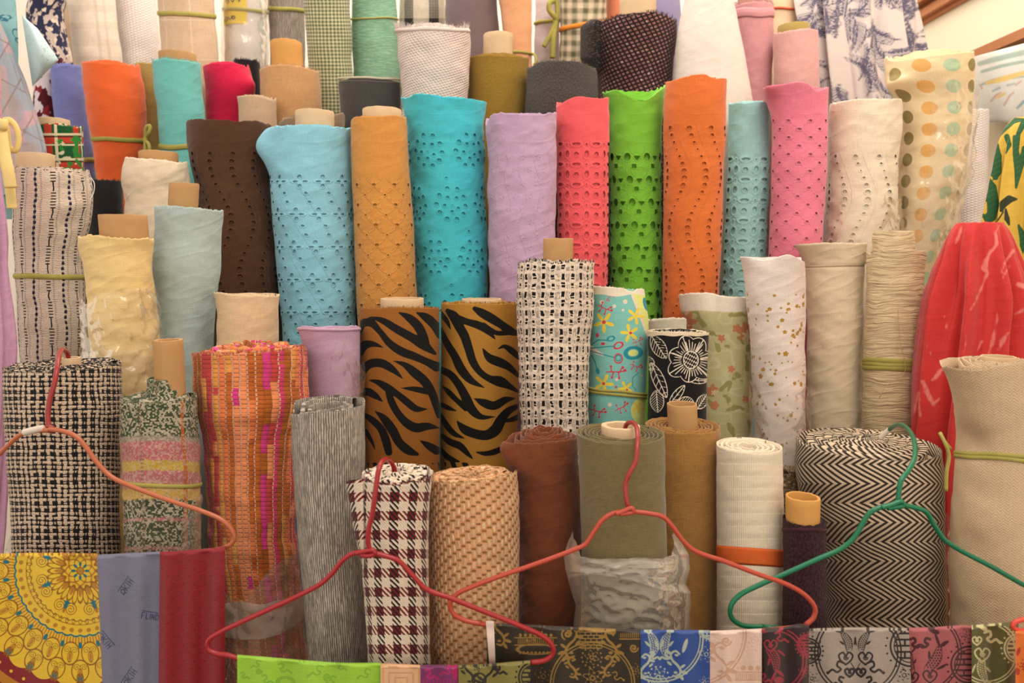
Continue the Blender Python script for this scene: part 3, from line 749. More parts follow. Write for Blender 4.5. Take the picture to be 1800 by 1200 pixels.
def pat_blue(a, y, xp):
    P_, R_ = 37.0, 57.6; j = np.round((y - 319)/R_); yy = y - 319 - j*R_; x = tile(a + 8*j, P_, -2.0)
    h = np.minimum.reduce([sd_ell(x-7.8, yy, 4.6, 1.9), sd_ell(x+7.8, yy, 4.6, 1.9), sd_ell(x+1, yy+8, 3.4, 4.0, .5), sd_ell(x+1, yy-8, 3.3, 3.8, .5)])
    for dy, dx in ((20.5, 9.0), (-21.5, 22.0)):
        h = np.minimum(h, sd_ell(tile(a + 8*j - dx, P_, -2.0), yy - dy, 3.2, 2.3, .3))
    e = np.abs(tile(a - y*0.55, 46.0)) - 0.1
    return h, e
def pat_tan(a, y, xp):
    x = tile(a, 35.0, -4.0); yy = tile(y, 35.3, 325); x2 = tile(a, 35.0, 13.5); y2 = tile(y, 35.3, 342.6)
    h = np.minimum(sd_ell(x, yy, 3.4, 2.9), sd_ell(x2, y2, 1.9, 1.6))
    e = np.minimum.reduce([np.abs(sd_ell(x-s1*8, yy-s2*8, 6.5, 2.2, s1*s2*0.785)) - 0.2 for s1 in (-1, 1) for s2 in (-1, 1)])
    return h, e
TQ = [(-6,-29,3.5),(11,-28,3.6),(-20,-17,3.8),(-6,-13,3.0),(9,-12,3.0),(22,-14,3.6),(-26,-1,4.0),(-12,1,2.9),(1,0,1.3),(11,6,2.9),(25,2,3.8),(-21,13,3.8),(0,12,2.9),(20,16,3.8),(-9,24,3.6),(8,25,3.8)]
def pat_turq(a, y, xp):
    h = np.full(a.shape, 9.0)
    for k in range(0, 4):
        yc = 266 + 94*k
        for q in range(-3, 4):
            xc = (q*74 + (37 if k % 2 == 0 else 0)) + 10
            for dx, dy, r in TQ: h = np.minimum(h, sd_ell(a-xc-dx, y-yc-dy, r*1.05, r*0.92, 0.4))
            h = np.minimum(h, np.hypot(a-xc-30, y-yc-46) - 1.6)
    return h, np.full(a.shape, 9.0)
def pat_lace(P_=35.2, R_=35.6, y0=306.8, x0=2.0):
    def f(a, y, xp):
        yy = tile(y, R_, y0); y2 = tile(y, R_, y0 + R_/2)
        x = tile(a, P_, x0); xh = tile(a, P_, x0 + P_/2)
        h = np.minimum.reduce([sd_ell(x, yy, 3.9, 6.2, .1), sd_ell(xh, yy, 4.2, 4.2, .7), sd_ell(xh, y2, 7.2, 3.0), sd_ell(x, y2, 1.5, 1.5)])
        e = np.minimum(np.abs(sd_ell(x, yy, 6.4, 9.4)), np.abs(sd_ell(xh, y2, 10.5, 5.8))) - .3
        return h, np.minimum(e, np.abs(np.hypot(tile(a, P_, x0), tile(y, R_, y0+R_/2)) - 8) - .2)
    return f
def pat_green(a, y, xp):
    P_, R_ = 35.5, 40.0; k = np.round((y - 317)/R_); x0 = -18 + 4*k
    yy = tile(y, R_, 317); x = tile(a, P_, 0) ; x = tile(a - x0, P_); x2 = tile(a - x0 - 17, P_); yb = tile(y, R_, 332); x3 = tile(a - x0 - 12, P_); x4 = tile(a - x0 + 13, P_)
    big = np.maximum(sd_ell(x, yy+1, 6.0, 7.2), np.abs(x)*0.9 + (yy)*0.55 - 6.0)
    sq = np.maximum(np.abs(x3), np.abs(yb)) - 4.0
    tri = np.maximum(-yy-3.0, np.abs(x2)*0.8 + yy*0.6 - 3.6)
    h = np.minimum.reduce([big, sq, tri])
    e = np.minimum(np.abs(sd_ell(x2, tile(y, R_, 317+24), 13, 11)) - .3, np.abs(sd_ell(x3 - 8, tile(y, R_, 317 + 8), 8, 8)) - .3)
    return h, e
def pat_pink(a, y, xp):
    h = np.minimum(sd_ell(tile(a, 37.0, 0), tile(y, 29.6, 212), 3.3, 2.3, .2), sd_ell(tile(a, 37.0, 18.5), tile(y, 29.6, 226.8), 3.3, 2.3, .2))
    d1 = np.abs(tile(a*0.8 + y, 29.6, 212)); d2 = np.abs(tile(a*0.8 - y, 29.6, -212)); dot = tile(y, 5.0)
    e = np.minimum(d1, d2) - 0.9 + np.where(np.abs(dot) < 1.4, 0, 2.0)
    return h, e
def pat_lilac(a, y, xp):
    e = np.full(a.shape, 9.0)
    for k in range(-5, 6):
        e = np.minimum(e, np.abs(a - k*26 - 6*np.sin(y/17 + k)) - 0.3)
    for jx, jy in ((0, 0), (13, 23)):
        x = tile(a, 26.0, jx); yy = tile(y, 46.0, jy); ph = np.arctan2(yy, x); e = np.minimum(e, np.abs(np.hypot(x, yy) - 3.2 - 1.6*np.cos(5*ph)) - .3)
    return np.full(a.shape, 9.0), e
EB = dict(inner=2.3, step=1.9)
def stripmat(c): return plain(c, .1, .2)
# ================================================================= ROW E (top back)
TOPY = -70
E = lambda label, Y, xl0, xr0, yb, xlb, xrb, mat, **k: roll(label, 'E', Y, [(k.pop('top', TOPY), xl0 + (xl0-xlb)*0.6*(70/max(yb, 1)), xr0 + (xr0-xrb)*0.6*(70/max(yb, 1))), (0, xl0, xr0), (yb, xlb, xrb)], mat, wind=dict(n=2), **k)
E('navy roll printed with pale blossoms behind the light blue shirt', 3.02, 50, 118, 120, 66, 131, w_botany((44, 46, 78), [(226, 205, 186), (200, 180, 168)], .07, .045, .53), top=24, core=None, rag=.4)
E('beige cloth roll showing behind the navy blossom roll', 3.2, 88, 150, 130, 66, 146, plain((206, 176, 146), .06, .8))
E('cream plaid roll beside the white seersucker roll', 3.02, 117, 202, 112, 129, 215, w_pane((238, 218, 198), (206, 188, 172), 75, 30, 5, 12, (220, 202, 180), .55, dbl=14), step=4)
E('white seersucker roll between the cream plaid and beige checked rolls', 3.05, 201, 275, 112, 214, 284, w_seer(), step=4)
E('beige roll with thin pale checks and an olive tie', 3.0, 276, 377, 118, 284, 385, w_pane((222, 188, 154), (238, 214, 188), 46, 70, 2.2, 2.2, None, .7), step=4, parts=[band(27, 8, slope=3, arc=0)])
YEL = simple('yellow_paper', (240, 205, 50), .7, .2, .05, 50)
INK = simple('dark_ink', (60, 55, 25), .8, .1)
def price_label(s, root):
    def patch(xa, xb, ya, yb_, off, nm, m, par=None):
        c = s.C(20.0); r = s.Rf(20.0); th = np.arcsin(np.clip((np.linspace(xa, xb, 12)-c)/r, -1, 1)); yy = 450 + (np.linspace(ya, yb_, 6)-450)*(dY(s.Y) - r*mpp(20, s.Y)/K*.9)/dY(s.Y)
        TH, YY = np.meshgrid(th, yy); V = s.surf(TH, YY, off); return child(s, nm, V.reshape(-1, 3), gridq(6, 12), m, parent=par)
    lb = patch(398, 446, -6, 43, 1.0, 'yellow_price_label', YEL)
    V, Q, T = [], [], []
    def stroke(pts):
        c = s.C(20.0); r = s.Rf(20.0); q = []
        for x, y in pts: q.append(s.surf(np.arcsin((x-c)/r), 450 + (y-450)*(dY(s.Y) - r*mpp(20, s.Y)/K*.9)/dY(s.Y), 1.5))
        return tube_arrays(smoothpath(q, 14), .0011, 6)
    P_ = [stroke(p) for p in ([(406,34),(410,29),(413,31),(412,35),(408,36)], [(415,30),(417,35),(420,33),(421,29)], [(424,29),(422,32),(424,35),(427,32),(424,29)],
          [(409,2),(414,0),(416,4),(412,5)], [(420,1),(423,5),(426,0)], [(430,1),(436,2),(433,5)])]
    
    for V, Q, T in P_: child(s, 'ink_stroke', V, Q, INK, T, parent=lb)
E('white roll in clear plastic with a yellow price label and olive tie', 3.0, 393, 470, 118, 395, 468, plain((232, 218, 208), .05, .5), step=4, parts=[price_label, band(19, 6, slope=3, off=2.4), wrap(-50, 118, off=3.5, amp=3.0, mat=CLEAR, topamp=4)])
E('grey linen roll with an olive tie', 3.02, 470, 535, 100, 475, 537, w_marl((150, 134, 124), (196, 178, 164), .5, .06, (.4, .65), .6), step=3.5, parts=[band(17, 7, slope=2)])
E('green and cream tiny check roll', 2.98, 534, 616, 198, 546, 622, w_check((214, 206, 164), (72, 94, 60), 6.4, 'tiny_green_check', .5, .1), step=3.5)
E('mint green slub roll with a thin amber tie', 3.0, 618, 697, 150, 621, 703, w_marl((128, 178, 146), (164, 204, 170), .06, .3, (.4, .7), .5), step=4, parts=[band(34, 3.0, TIE, slope=-1.5)])
E('black and cream bold check roll behind the blush waffle roll', 3.04, 702, 782, 60, 702, 783, w_buffalo(), step=3)
E('plain mauve grey roll beside the peach roll', 3.02, 783, 874, 110, 783, 880, plain((124, 102, 104), .06, .3), step=5)
E('peach cotton roll with a loose olive tie low down', 3.0, 877, 934, 112, 890, 935, plain((240, 170, 122), .04, .7), step=4, parts=[band(93, 5, slope=3), knot([(930, 93, .02), (940, 97, .05), (943, 108, .06), (938, 114, .06)], 4)])
E('pale lilac roll tied with an olive bow', 3.02, 941, 985, 110, 939, 984, plain((216, 196, 194), .05, .6), step=4,
  parts=[band(38, 6, slope=-6), knot([(976,0,.11),(966,6,.12),(966,18,.12),(974,28,.12),(979,36,.11)], 9), knot([(978,36,.11),(969,58,.12),(956,82,.12)], 8), knot([(977,36,.11),(973,66,.12),(971,102,.12)], 10), knot([(978,0,.11),(980,18,.11),(979,36,.11)], 8)])
E('olive and cream gingham roll with an orange tie', 2.95, 985, 1067, 115, 983, 1062, w_check((228, 208, 178), (110, 104, 74), 19.0, 'olive_gingham', .5, .12), step=3.5, parts=[band(46, 8, TIE_O, slope=-9)])
E('salmon roll behind the black and maroon tweed roll', 3.04, 1066, 1126, 60, 1066, 1128, plain((242, 142, 104), .05, .3), step=5)
E('periwinkle blue roll beside the white draped cloth', 3.04, 1128, 1196, 60, 1130, 1198, plain((150, 140, 178), .05, .3), step=5)
E('cream roll with a thin red tie above the dusty pink roll', 3.05, 1345, 1412, 70, 1345, 1415, plain((236, 200, 160), .05, .4), step=5, parts=[band(17, 4, simple('red_tie', (226, 90, 50), .8))])
# ================================================================= ROW D
roll('red and white print roll half hidden by the plaid shawl', 'D', 2.86, [(104, 58, 112), (215, 58, 98)], w_botany((224, 208, 214), [(150, 38, 44), (88, 22, 30)], .045, .03, .52))
roll('periwinkle cotton roll beside the bright orange roll', 'D', 2.78, [(114, 89, 144), (200, 94, 152), (300, 106, 168)], plain((116, 122, 186), .06, .8), rim=[(89,118),(104,114),(110,117),(125,114),(143,116)], rag=1.6, parts=[band(282, 8, slope=-1)])
roll('bright orange cotton roll tied with an olive band', 'D', 2.68, [(111, 143, 246), (150, 147, 253), (220, 156, 257), (262, 163, 251), (320, 171, 240)], plain((250, 104, 46), .05, .7), rim=[(143,111),(160,109),(200,111),(230,113),(247,119)], wr=(1.6, 60, 50),
     parts=[band(245, 7.5, slope=2), knot([(252,247,.06),(262,232,.09),(264,221,.09),(258,222,.09),(256,240,.08),(255,268,.08)], 6), knot([(254,246,.07),(262,255,.09),(263,268,.09)], 6)])
roll('olive tan roll squeezed behind the orange and aqua rolls', 'D', 2.88, [(116, 236, 292), (270, 244, 296)], plain((176, 150, 84), .08, .6))
roll('aqua cotton roll with frayed top and olive tie', 'D', 2.72, [(108, 268, 352), (150, 270, 355), (200, 276, 360), (290, 280, 362)], plain((112, 196, 192), .06, .9), rim=[(268,112),(290,104),(320,103),(340,106),(352,112)], rag=1.8, core=(278, 346, 95, CARD), parts=[band(259, 9, slope=0), fringe(90, 5, .5, plain((112, 196, 192), .06, .9))])
roll('crimson cotton roll with a corner flaring to one side', 'D', 2.74, [(113, 356, 438), (135, 358, 445), (160, 361, 449), (215, 362, 424)], plain((224, 26, 72), .05, .9), rim=[(356,121),(375,113),(410,111),(430,114),(440,124)], bump=lambda th, a, y: 9*np.exp(-((th-1.2)/.35)**2 - ((y-152)/14.)**2))
roll('black cloth roll with a frayed top behind the crimson roll', 'D', 2.86, [(110, 410, 457), (170, 412, 458)], plain((34, 32, 34), .1, .6), rag=2.0, parts=[fringe(60, 5, .5, plain((34, 32, 34), .1, .6))])
roll('small pale beige roll in front of the crimson roll', 'D', 2.6, [(170, 418, 485), (225, 421, 487)], plain((206, 172, 140), .06, .2), rim=[(418,170),(450,168),(485,175)], lean=0)
roll('tan linen roll with a thick amber cardboard core', 'D', 2.76, [(121, 456, 562), (195, 460, 566), (240, 470, 566)], plain((206, 154, 102), .10, .3), rim=[(456,128),(480,118),(510,114),(540,117),(562,126)], core=(475, 531, 75, CARD3, 60), parts=[fringe(150, 4.5, .4, plain((214, 166, 116), .1, .3))])
roll('taupe cloth roll with loose corners behind the sky blue roll', 'D', 2.58, [(204, 490, 606), (250, 492, 604)], plain((150, 122, 96), .06, .8), rim=[(490,222),(505,212),(520,208),(560,206),(590,203),(606,199)], rag=1.5)
roll('charcoal denim roll with a pale top edge', 'D', 2.74, [(144, 595, 702), (200, 598, 705), (235, 600, 706)], plain((74, 70, 68), .14, .3), rim=[(595,149),(620,139),(650,136),(680,138),(702,146)],
     parts=[band(139, 3.5, plain((206, 190, 160), .1, .1), off=0.2, name='selvedge_edge'), band(145, 1.6, plain((120, 112, 104), .1, .1), off=0.1, name='stitched_seam', th=1.2)])
roll('blush waffle cloth roll with a wispy fringe on top', 'D', 2.68, [(50, 695, 824), (62, 698, 826), (110, 700, 824), (170, 707, 821), (200, 708, 820)], w_waffle(), rim=[(695,48),(720,50),(760,52),(800,53),(824,50)], wr=(2.2, 60, 50), rag=2.0,
     parts=[fringe(300, 12, .9, plain((240, 222, 212), .05, .2), w=.9), band(55, 6, plain((236, 214, 206), .06, .5), off=.8, name='hem_cord')])
roll('mustard wool roll with a taped cardboard core', 'D', 2.72, [(100, 822, 930), (160, 824, 926), (235, 828, 922)], w_marl((156, 118, 36), (184, 144, 56), .7, .35, (.3, .7), .5), rim=[(822,101),(850,97),(880,98),(910,99),(930,103)], core=(849, 902, 62, CARD2, 60, .3, .06))
roll('grey flecked tweed roll between the mustard and maroon rolls', 'D', 2.68, [(116, 927, 1049), (150, 925, 1051), (210, 922, 1052)], w_marl((70, 63, 60), (126, 116, 108), .7, .3, (.4, .75), .8), rim=[(927,122),(945,110),(985,107),(1020,112),(1049,127)], parts=[fringe(140, 4, .4, w_marl((60, 55, 52), (190, 170, 140), .5, .5))])
MAR = w_marl((36, 26, 27), (176, 110, 108), .3, .3, (.3, .6), 2.0, 9.0, 'maroon_flecked_tweed', (230, 200, 184))
DKF = w_marl((30, 24, 24), (104, 84, 76), .35, .35, (.5, .62), 1.6)
def tweed_flap(s, root):
    # the loose outer turn that curls out to one side
    t = np.linspace(0, 1, 14); yy = np.linspace(36, 122, 22); T, YY = np.meshgrid(t, yy)
    X = 1054 - 34*np.sin(T*pi*.72)*np.clip((YY-24)/22, .3, 1)*np.clip((134-YY)/30, .35, 1); D = .10 + .085*np.cos(T*pi*1.1)
    V = P(X, YY + 9*T - 6*np.sin(T*pi), s.Y - D + .05); pat = np.stack([T*40, YY, X], -1)
    me = np.concatenate([V.reshape(-1, 3), (V + np.array([.003, .004, 0])).reshape(-1, 3)]); child(s, 'curled_flap', me, np.concatenate([gridq(22, 14), gridq(22, 14, base=308)]), DKF, attrs={'pat': np.tile(pat.reshape(-1, 3), (2, 1))})
roll('black and maroon flecked tweed roll with a curled side flap', 'D', 2.76, [(34, 1046, 1190), (60, 1046, 1190), (100, 1050, 1186), (165, 1053, 1181), (200, 1054, 1180)], MAR, rim=[(1046,40),(1080,30),(1095,31),(1130,23),(1165,30),(1190,40)], core=(1088, 1153, -2, CARD2, 60, .1, .04),
     rag=1.5, parts=[fringe(260, 6, .5, DKF), tweed_flap], step=2.5)
roll('white cloth draped in a cone beside the maroon tweed roll', 'D', 2.72, [(-60, 1212, 1276), (-30, 1208, 1282), (0, 1203, 1290), (60, 1190, 1303), (130, 1183, 1317), (185, 1180, 1326)], plain((230, 214, 204), .03, .7), depth=.8, wr=(1.6, 50, 90), cat='draped cloth', name='draped_cloth', wind=dict(n=1))
roll('dusty pink roll with a fluffy fringe under its top', 'D', 2.88, [(15, 1284, 1360), (60, 1290, 1360), (165, 1300, 1357)], plain((214, 148, 152), .06, .7), parts=[fringe(260, 9, .8, plain((216, 152, 158), .05, .2)), band(24, 16, plain((218, 150, 156), .1, .6), off=1, name='fluffy_hem')], core=(1296, 1350, -6, CARD))
roll('pale dusty pink roll with an olive rimmed core', 'D', 2.84, [(56, 1359, 1438), (110, 1360, 1440), (175, 1361, 1441)], plain((222, 164, 160), .05, .6), rim=[(1359,59),(1380,54),(1410,51),(1438,54)], core=(1366, 1424, 46, plain((176, 150, 80), .1, .2)))
# ================================================================= ROW C (eyelets)
roll('small red and green plaid roll under the hanging shawl', 'C', 2.42, [(220, 62, 145), (300, 66, 149)], w_plaid_card(), core=(62, 124, 210, CARD2, 40), rim=[(62,222),(100,218),(130,221),(145,228)])
roll('dark brown eyelet cotton roll beside the sky blue one', 'C', 2.48, [(222, 327, 479), (262, 332, 478), (330, 344, 478), (450, 351, 488), (530, 358, 493)], eyelet((88, 54, 34)), rim=[(327,238),(331,226),(350,213),(400,211),(440,213),(470,215),(479,222)],
     attrs=eyelets(pat_wave(37, 15, 190, 13.5, 1.9, 3.9, 40), 262), wr=(2.0, 60, 60), rag=1.5, **EB)
roll('sky blue eyelet roll with a loose corner and cardboard core', 'C', 2.40, [(225, 478, 620), (245, 474, 619), (300, 477, 620), (350, 478, 621), (450, 486, 623), (600, 496, 626)], eyelet((140, 206, 228)), rim=[(478,240),(492,226),(520,222),(560,220),(600,223),(620,226)],
     attrs=eyelets(pat_blue, 306), core=(519, 588, 197, CARD2, 50), wr=(1.8, 60, 50), rag=1.5, bump=lambda th, a, y: 22*np.exp(-((th+1.25)/.30)**2 - ((y-262)/32.)**2), **EB)
roll('amber orange eyelet roll with a pale core rim', 'C', 2.38, [(207, 616, 715), (300, 618, 720), (400, 622, 727), (560, 628, 734)], eyelet((216, 146, 66)), rim=[(616,218),(625,209),(660,206),(700,203),(715,206)], attrs=eyelets(pat_tan, 312), core=(637, 706, 193, CARD2, 50), wr=(1.0, 60, 60), **EB)
roll('turquoise eyelet roll with cut-out blossom clusters', 'C', 2.45, [(178, 706, 853), (210, 712, 851), (250, 717, 851), (330, 722, 853), (420, 729, 856), (560, 736, 859)], eyelet((66, 198, 214)), rim=[(706,172),(725,171),(735,166),(770,167),(800,173),(830,174),(853,180)],
     attrs=eyelets(pat_turq, 232), wr=(2.0, 55, 45), **EB)
roll('lilac roll embroidered with tonal vines', 'C', 2.40, [(205, 852, 978), (260, 857, 978), (330, 858, 977), (560, 861, 978)], eyelet((196, 162, 196), 1.0, .05, 1.2, False), rim=[(852,222),(862,205),(880,199),(920,202),(950,201),(978,198)], attrs=eyelets(pat_lilac, 262), wr=(1.8, 60, 45), step=2.0, rag=1.2)
roll('coral pink eyelet roll between lilac and lime green', 'C', 2.42, [(178, 978, 1070), (260, 979, 1070), (400, 979, 1070), (560, 980, 1068)], eyelet((250, 92, 98)), rim=[(978,188),(995,176),(1015,170),(1040,173),(1070,172)], attrs=eyelets(pat_lace(), 246), wr=(1.2, 50, 50), **EB)
roll('lime green eyelet roll with a scooped top edge', 'C', 2.43, [(166, 1060, 1168), (195, 1068, 1165), (250, 1070, 1163), (400, 1072, 1163), (600, 1072, 1164)], eyelet((126, 204, 54)), rim=[(1060,164),(1075,158),(1090,166),(1110,176),(1130,174),(1150,160),(1168,149)], back=160, soft=30,
     attrs=eyelets(pat_green, 264), wr=(1.4, 50, 50), rag=.4, inner=6.0, step=1.9)
roll('orange eyelet roll with wavy dotted lines', 'C', 2.38, [(142, 1170, 1278), (200, 1166, 1277), (300, 1166, 1272), (400, 1166, 1269), (600, 1163, 1262)], eyelet((228, 114, 48)), rim=[(1170,145),(1195,135),(1225,131),(1245,139),(1265,138),(1278,142)], attrs=eyelets(pat_wave(36, 15, 190, 12.5, 1.6, 4.1, 118, -6), 218), wr=(1.2, 60, 60), **EB)
roll('pale aqua eyelet roll between the orange and pink rolls', 'C', 2.44, [(181, 1281, 1354), (300, 1278, 1353), (450, 1271, 1348), (560, 1268, 1345)], eyelet((160, 214, 212)), rim=[(1279,182),(1320,179),(1357,181)], attrs=eyelets(pat_lace(35.2, 36, 298), 270), wr=(1.5, 50, 50), **EB)
roll('bubblegum pink eyelet roll with a bumped top corner', 'C', 2.37, [(158, 1340, 1457), (200, 1354, 1456), (300, 1356, 1454), (460, 1350, 1446)], eyelet((242, 128, 154)), rim=[(1340,156),(1365,148),(1395,146),(1412,160),(1425,158),(1440,154),(1457,156)], attrs=eyelets(pat_pink, 205), wr=(1.3, 60, 60), bump=lambda th, a, y: 10*np.exp(-((th+1.12)/.28)**2 - ((y-160)/10.)**2), **EB)
roll('cream eyelet roll with crumpled plastic round its base', 'C', 2.42, [(181, 1457, 1584), (230, 1456, 1584), (300, 1455, 1579), (370, 1452, 1579), (450, 1448, 1575)], eyelet((240, 222, 196)), rim=[(1457,186),(1470,178),(1520,174),(1560,175),(1584,180)], attrs=eyelets(pat_wave(38, 12, 180, 12.5, 1.5, 4.0, 60, 10), 270), wr=(1.8, 60, 50), pad=5,
     parts=[wrap(352, 452, -1.5, 1.5, 3, 5, CLEAR, 5)], **EB)
def dots(th, a, y, xp, s):
    k = np.round(a/36.5); x = a - k*36.5; off = hsh(k, 0*k, 3)*18; yy = np.mod(y - off + 18, 37.5) - 18.75
    d = np.hypot(x, yy*1.0) - 11.6; c = np.mod(k, 3); big = np.full(a.shape, 9.0)
    return {'L0': np.stack([np.where(c == i, d, big) for i in (0, 1, 2)] + [big], -1)}
roll('cream roll with mint, olive and orange polka dots in clear plastic', 'C', 2.46, [(96, 1553, 1713), (140, 1556, 1713), (180, 1575, 1712), (300, 1577, 1700), (400, 1574, 1674), (470, 1572, 1650)], layered((244, 218, 172), [(186, 210, 172), (156, 138, 84), (240, 182, 104)], .05, .7), rim=[(1553,108),(1575,103),(1610,96),(1650,93),(1690,91),(1713,95)],
     attrs=dots, step=3, bump=lambda th, a, y: 13*np.exp(-((th+1.3)/.35)**2 - ((y-150)/12.)**2), wr=(1.5, 60, 40), pad=5, parts=[wrap(165, 440, -.6, 1.8, 4, 6, CLEAR, 8, topamp=22), wrap(300, 470, -1.2, 1.7, 3, 5, CLEAR, 9)])
roll('off white mesh roll behind the polka dot roll', 'C', 2.8, [(196, 1690, 1740), (400, 1684, 1736)], w_seer())
# ================================================================= ROW B
roll('cream roll with broken navy and black columns and an olive tie', 'B', 2.16, [(296, 26, 158), (330, 24, 164), (365, 22, 163), (400, 22, 158), (430, 24, 150), (485, 25, 147), (560, 30, 152), (640, 34, 152)], w_boucle_stripe(), rim=[(26,293),(60,294),(100,297),(130,302),(158,310)], core=(27, 98, 271, CARD2, 50), wr=(1.6, 45, 35), rag=1.5,
     bump=lambda th, a, y: 5*np.exp(-((th-1.0)/.4)**2)*np.sin(y/11.)*np.exp(-((y-370)/45.)**2), parts=[band(485, 8.5, slope=1), fringe(120, 6, .6, plain((226, 206, 190), .1, .2)), knot([(160,312,.02),(166,325,.05),(164,340,.06),(158,352,.07)], 1.4, plain((226, 206, 190), .1, .2), name='loose_thread')], step=2.5)
roll('black wool roll behind the cream navy-striped roll', 'B', 2.36, [(319, 150, 216), (420, 152, 218)], plain((38, 35, 36), .12, .3), rag=1.5, parts=[fringe(60, 3.5, .4, plain((60, 56, 54), .1, .2))], zb=.1)
roll('off white crumpled roll below the orange roll', 'B', 2.30, [(284, 218, 332), (310, 212, 336), (340, 216, 336), (420, 220, 338)], plain((230, 210, 182), .04, 1.2), rim=[(218,284),(232,277),(270,279),(300,281),(332,287)], core=(243, 314, 268, CARD, 40), wr=(2.4, 45, 40), rag=1.2, zb=.1)
roll('butter yellow roll with a fat cardboard core, wrapped in plastic', 'B', 2.0, [(420, 138, 270), (450, 142, 267), (500, 150, 272), (600, 155, 279), (720, 160, 282)], plain((236, 202, 134), .04, 1.0), rim=[(138,424),(160,416),(200,413),(240,418),(270,418)], core=(172, 260, 378, CARD, 22, .1), wr=(2.0, 60, 40), rag=1.8,
     parts=[wrap(522, 715, -1.75, 1.75, 3, 9, CLEAR, 12, topamp=26), wrap(600, 715, -1.75, 1.0, 6, 9, CLEAR, 14)])
roll('pale blue grey linen roll with a thin cardboard core', 'B', 2.07, [(368, 271, 394), (420, 269, 390), (465, 265, 389), (520, 274, 382), (600, 278, 377), (720, 284, 380)], plain((178, 196, 192), .05, .9), rim=[(271,370),(290,363),(330,362),(370,366),(394,371)], core=(297, 351, 323, CARD, 70, .1), wr=(1.6, 60, 50), rag=1.0)
roll('small beige cotton roll under the brown eyelet roll', 'B', 2.0, [(518, 376, 492), (530, 379, 491), (640, 381, 490)], plain((226, 196, 154), .06, .5), rim=[(376,517),(395,514),(430,517),(460,519),(492,520)], wr=(1.4, 50, 40), rag=.8)
roll('lilac cotton roll wrapped in plastic beside the tiger print', 'B', 2.05, [(578, 524, 633), (600, 530, 633), (640, 537, 633), (760, 541, 633)], plain((198, 158, 188), .05, .5), rim=[(524,577),(545,573),(590,577),(633,573)], rag=1.5, wr=(1.0, 60, 40), parts=[wrap(610, 750, .2, 1.8, 2.5, 6, CLEAR, 21, topamp=30), band(578, 5, plain((206, 166, 192), .06, .8), off=.6, name='rolled_hem')])
def tiger(strokes):
    st = [[(620 + x/3.87, 510 + y/3.87, w*1.13/3.87) for x, y, w in smoothpath(s, 4*len(s))] for s in strokes]
    def f(th, a, y, xp, s):
        x = np.where(np.abs(th) < pi/2, xp, s.C(y) + s.rm*np.sign(th)*(np.abs(th) - pi/2 + 1)); d = np.full(a.shape, 9.0)
        for q in st: d = np.minimum(d, sd_seg(x, y, q))
        b = sd_ell(tile(a + y*.6, 34.), tile(y - a*.3, 46.), 24, 5, .6); d = np.where((y > 812) | (np.abs(th) > 1.6), b, d)
        return {'L0': np.stack([d, d*0+9, d*0+9, d*0+9], -1)}
    return f
T1 = [[(105,180,2),(200,205,18),(300,265,24),(400,320,26),(480,370,30),(560,430,10)],[(310,150,3),(380,185,22),(440,240,28),(480,310,26),(500,360,20)],[(430,150,3),(500,185,25),(560,240,28),(600,300,30)],
[(50,280,14),(70,225,24),(120,220,24),(180,275,18),(250,360,22),(330,415,26),(420,450,24),(500,485,22),(570,520,30)],[(55,430,16),(80,375,26),(130,365,18),(210,390,2)],[(60,600,16),(75,540,24),(120,500,26),(190,495,26),(260,530,22),(345,605,2)],
[(275,480,2),(350,505,16),(420,560,28),(490,620,28),(540,700,26),(570,790,22),(590,850,20)],[(330,665,2),(420,672,16),(510,690,18)],[(105,610,2),(170,625,16),(230,660,24),(300,705,20),(370,760,22),(430,805,20),(510,808,2)],
[(235,670,16),(265,760,22),(310,840,22),(370,905,26),(430,935,28),(510,925,22),(585,935,4)],[(60,700,20),(100,690,24),(150,715,20),(208,760,2)],[(85,850,14),(130,880,20),(190,940,22),(225,1020,26),(245,1100,22)],
[(150,820,2),(210,870,22),(270,950,28),(320,1040,26),(380,1090,26),(440,1115,10)],[(90,960,14),(130,1030,10),(152,1085,2)],[(455,1020,2),(520,1060,22),(570,1090,26)]]
T2 = [[(600,160,16),(640,210,14),(668,270,2)],[(645,140,14),(690,180,30),(720,240,28),(760,310,28),(790,400,26),(820,490,24),(870,560,20),(940,605,22),(1000,620,32),(1060,650,20),(1125,690,8)],[(700,185,22),(780,215,20),(860,240,24),(920,280,18),(975,338,2)],
[(600,270,14),(640,360,22),(690,440,24),(740,540,28),(800,610,22),(900,665,2)],[(830,125,14),(880,155,26),(950,195,28),(1020,240,24),(1070,275,26),(1130,300,10)],[(888,215,2),(930,260,12),(980,290,14),(1060,290,14)],[(985,400,2),(1030,382,12),(1080,410,20),(1130,455,16)],
[(880,390,2),(930,460,24),(1000,490,28),(1060,520,22),(1125,580,12)],[(600,540,20),(660,570,22),(720,640,24),(770,730,28),(810,810,28),(870,860,18),(970,860,2)],[(610,650,4),(650,690,16),(710,750,16),(770,800,20)],[(825,735,2),(890,765,24),(960,785,26),(1040,745,20),(1108,735,2)],
[(610,780,14),(650,800,14),(710,822,2)],[(600,850,12),(640,920,18),(690,975,16),(768,1010,2)],[(705,885,2),(760,945,26),(830,975,28),(910,985,30),(970,950,34),(1010,880,30),(1060,820,22),(1130,785,14)],[(1030,890,8),(1080,880,14),(1130,860,18)],
[(610,990,14),(660,1030,20),(730,1060,22),(790,1120,12),(820,1150,2)],[(830,1098,2),(900,1110,14),(960,1100,18),(1000,1085,18)],[(600,1080,10),(640,1130,18),(720,1170,10)]]
TIG = lambda c: layered(c, [(24, 22, 20)], .06, .15, .75, .05, .3, name='tiger_print')  # the darker of the two grounds has shade painted into its colour
FR_T = plain((150, 112, 50), .1, .2)
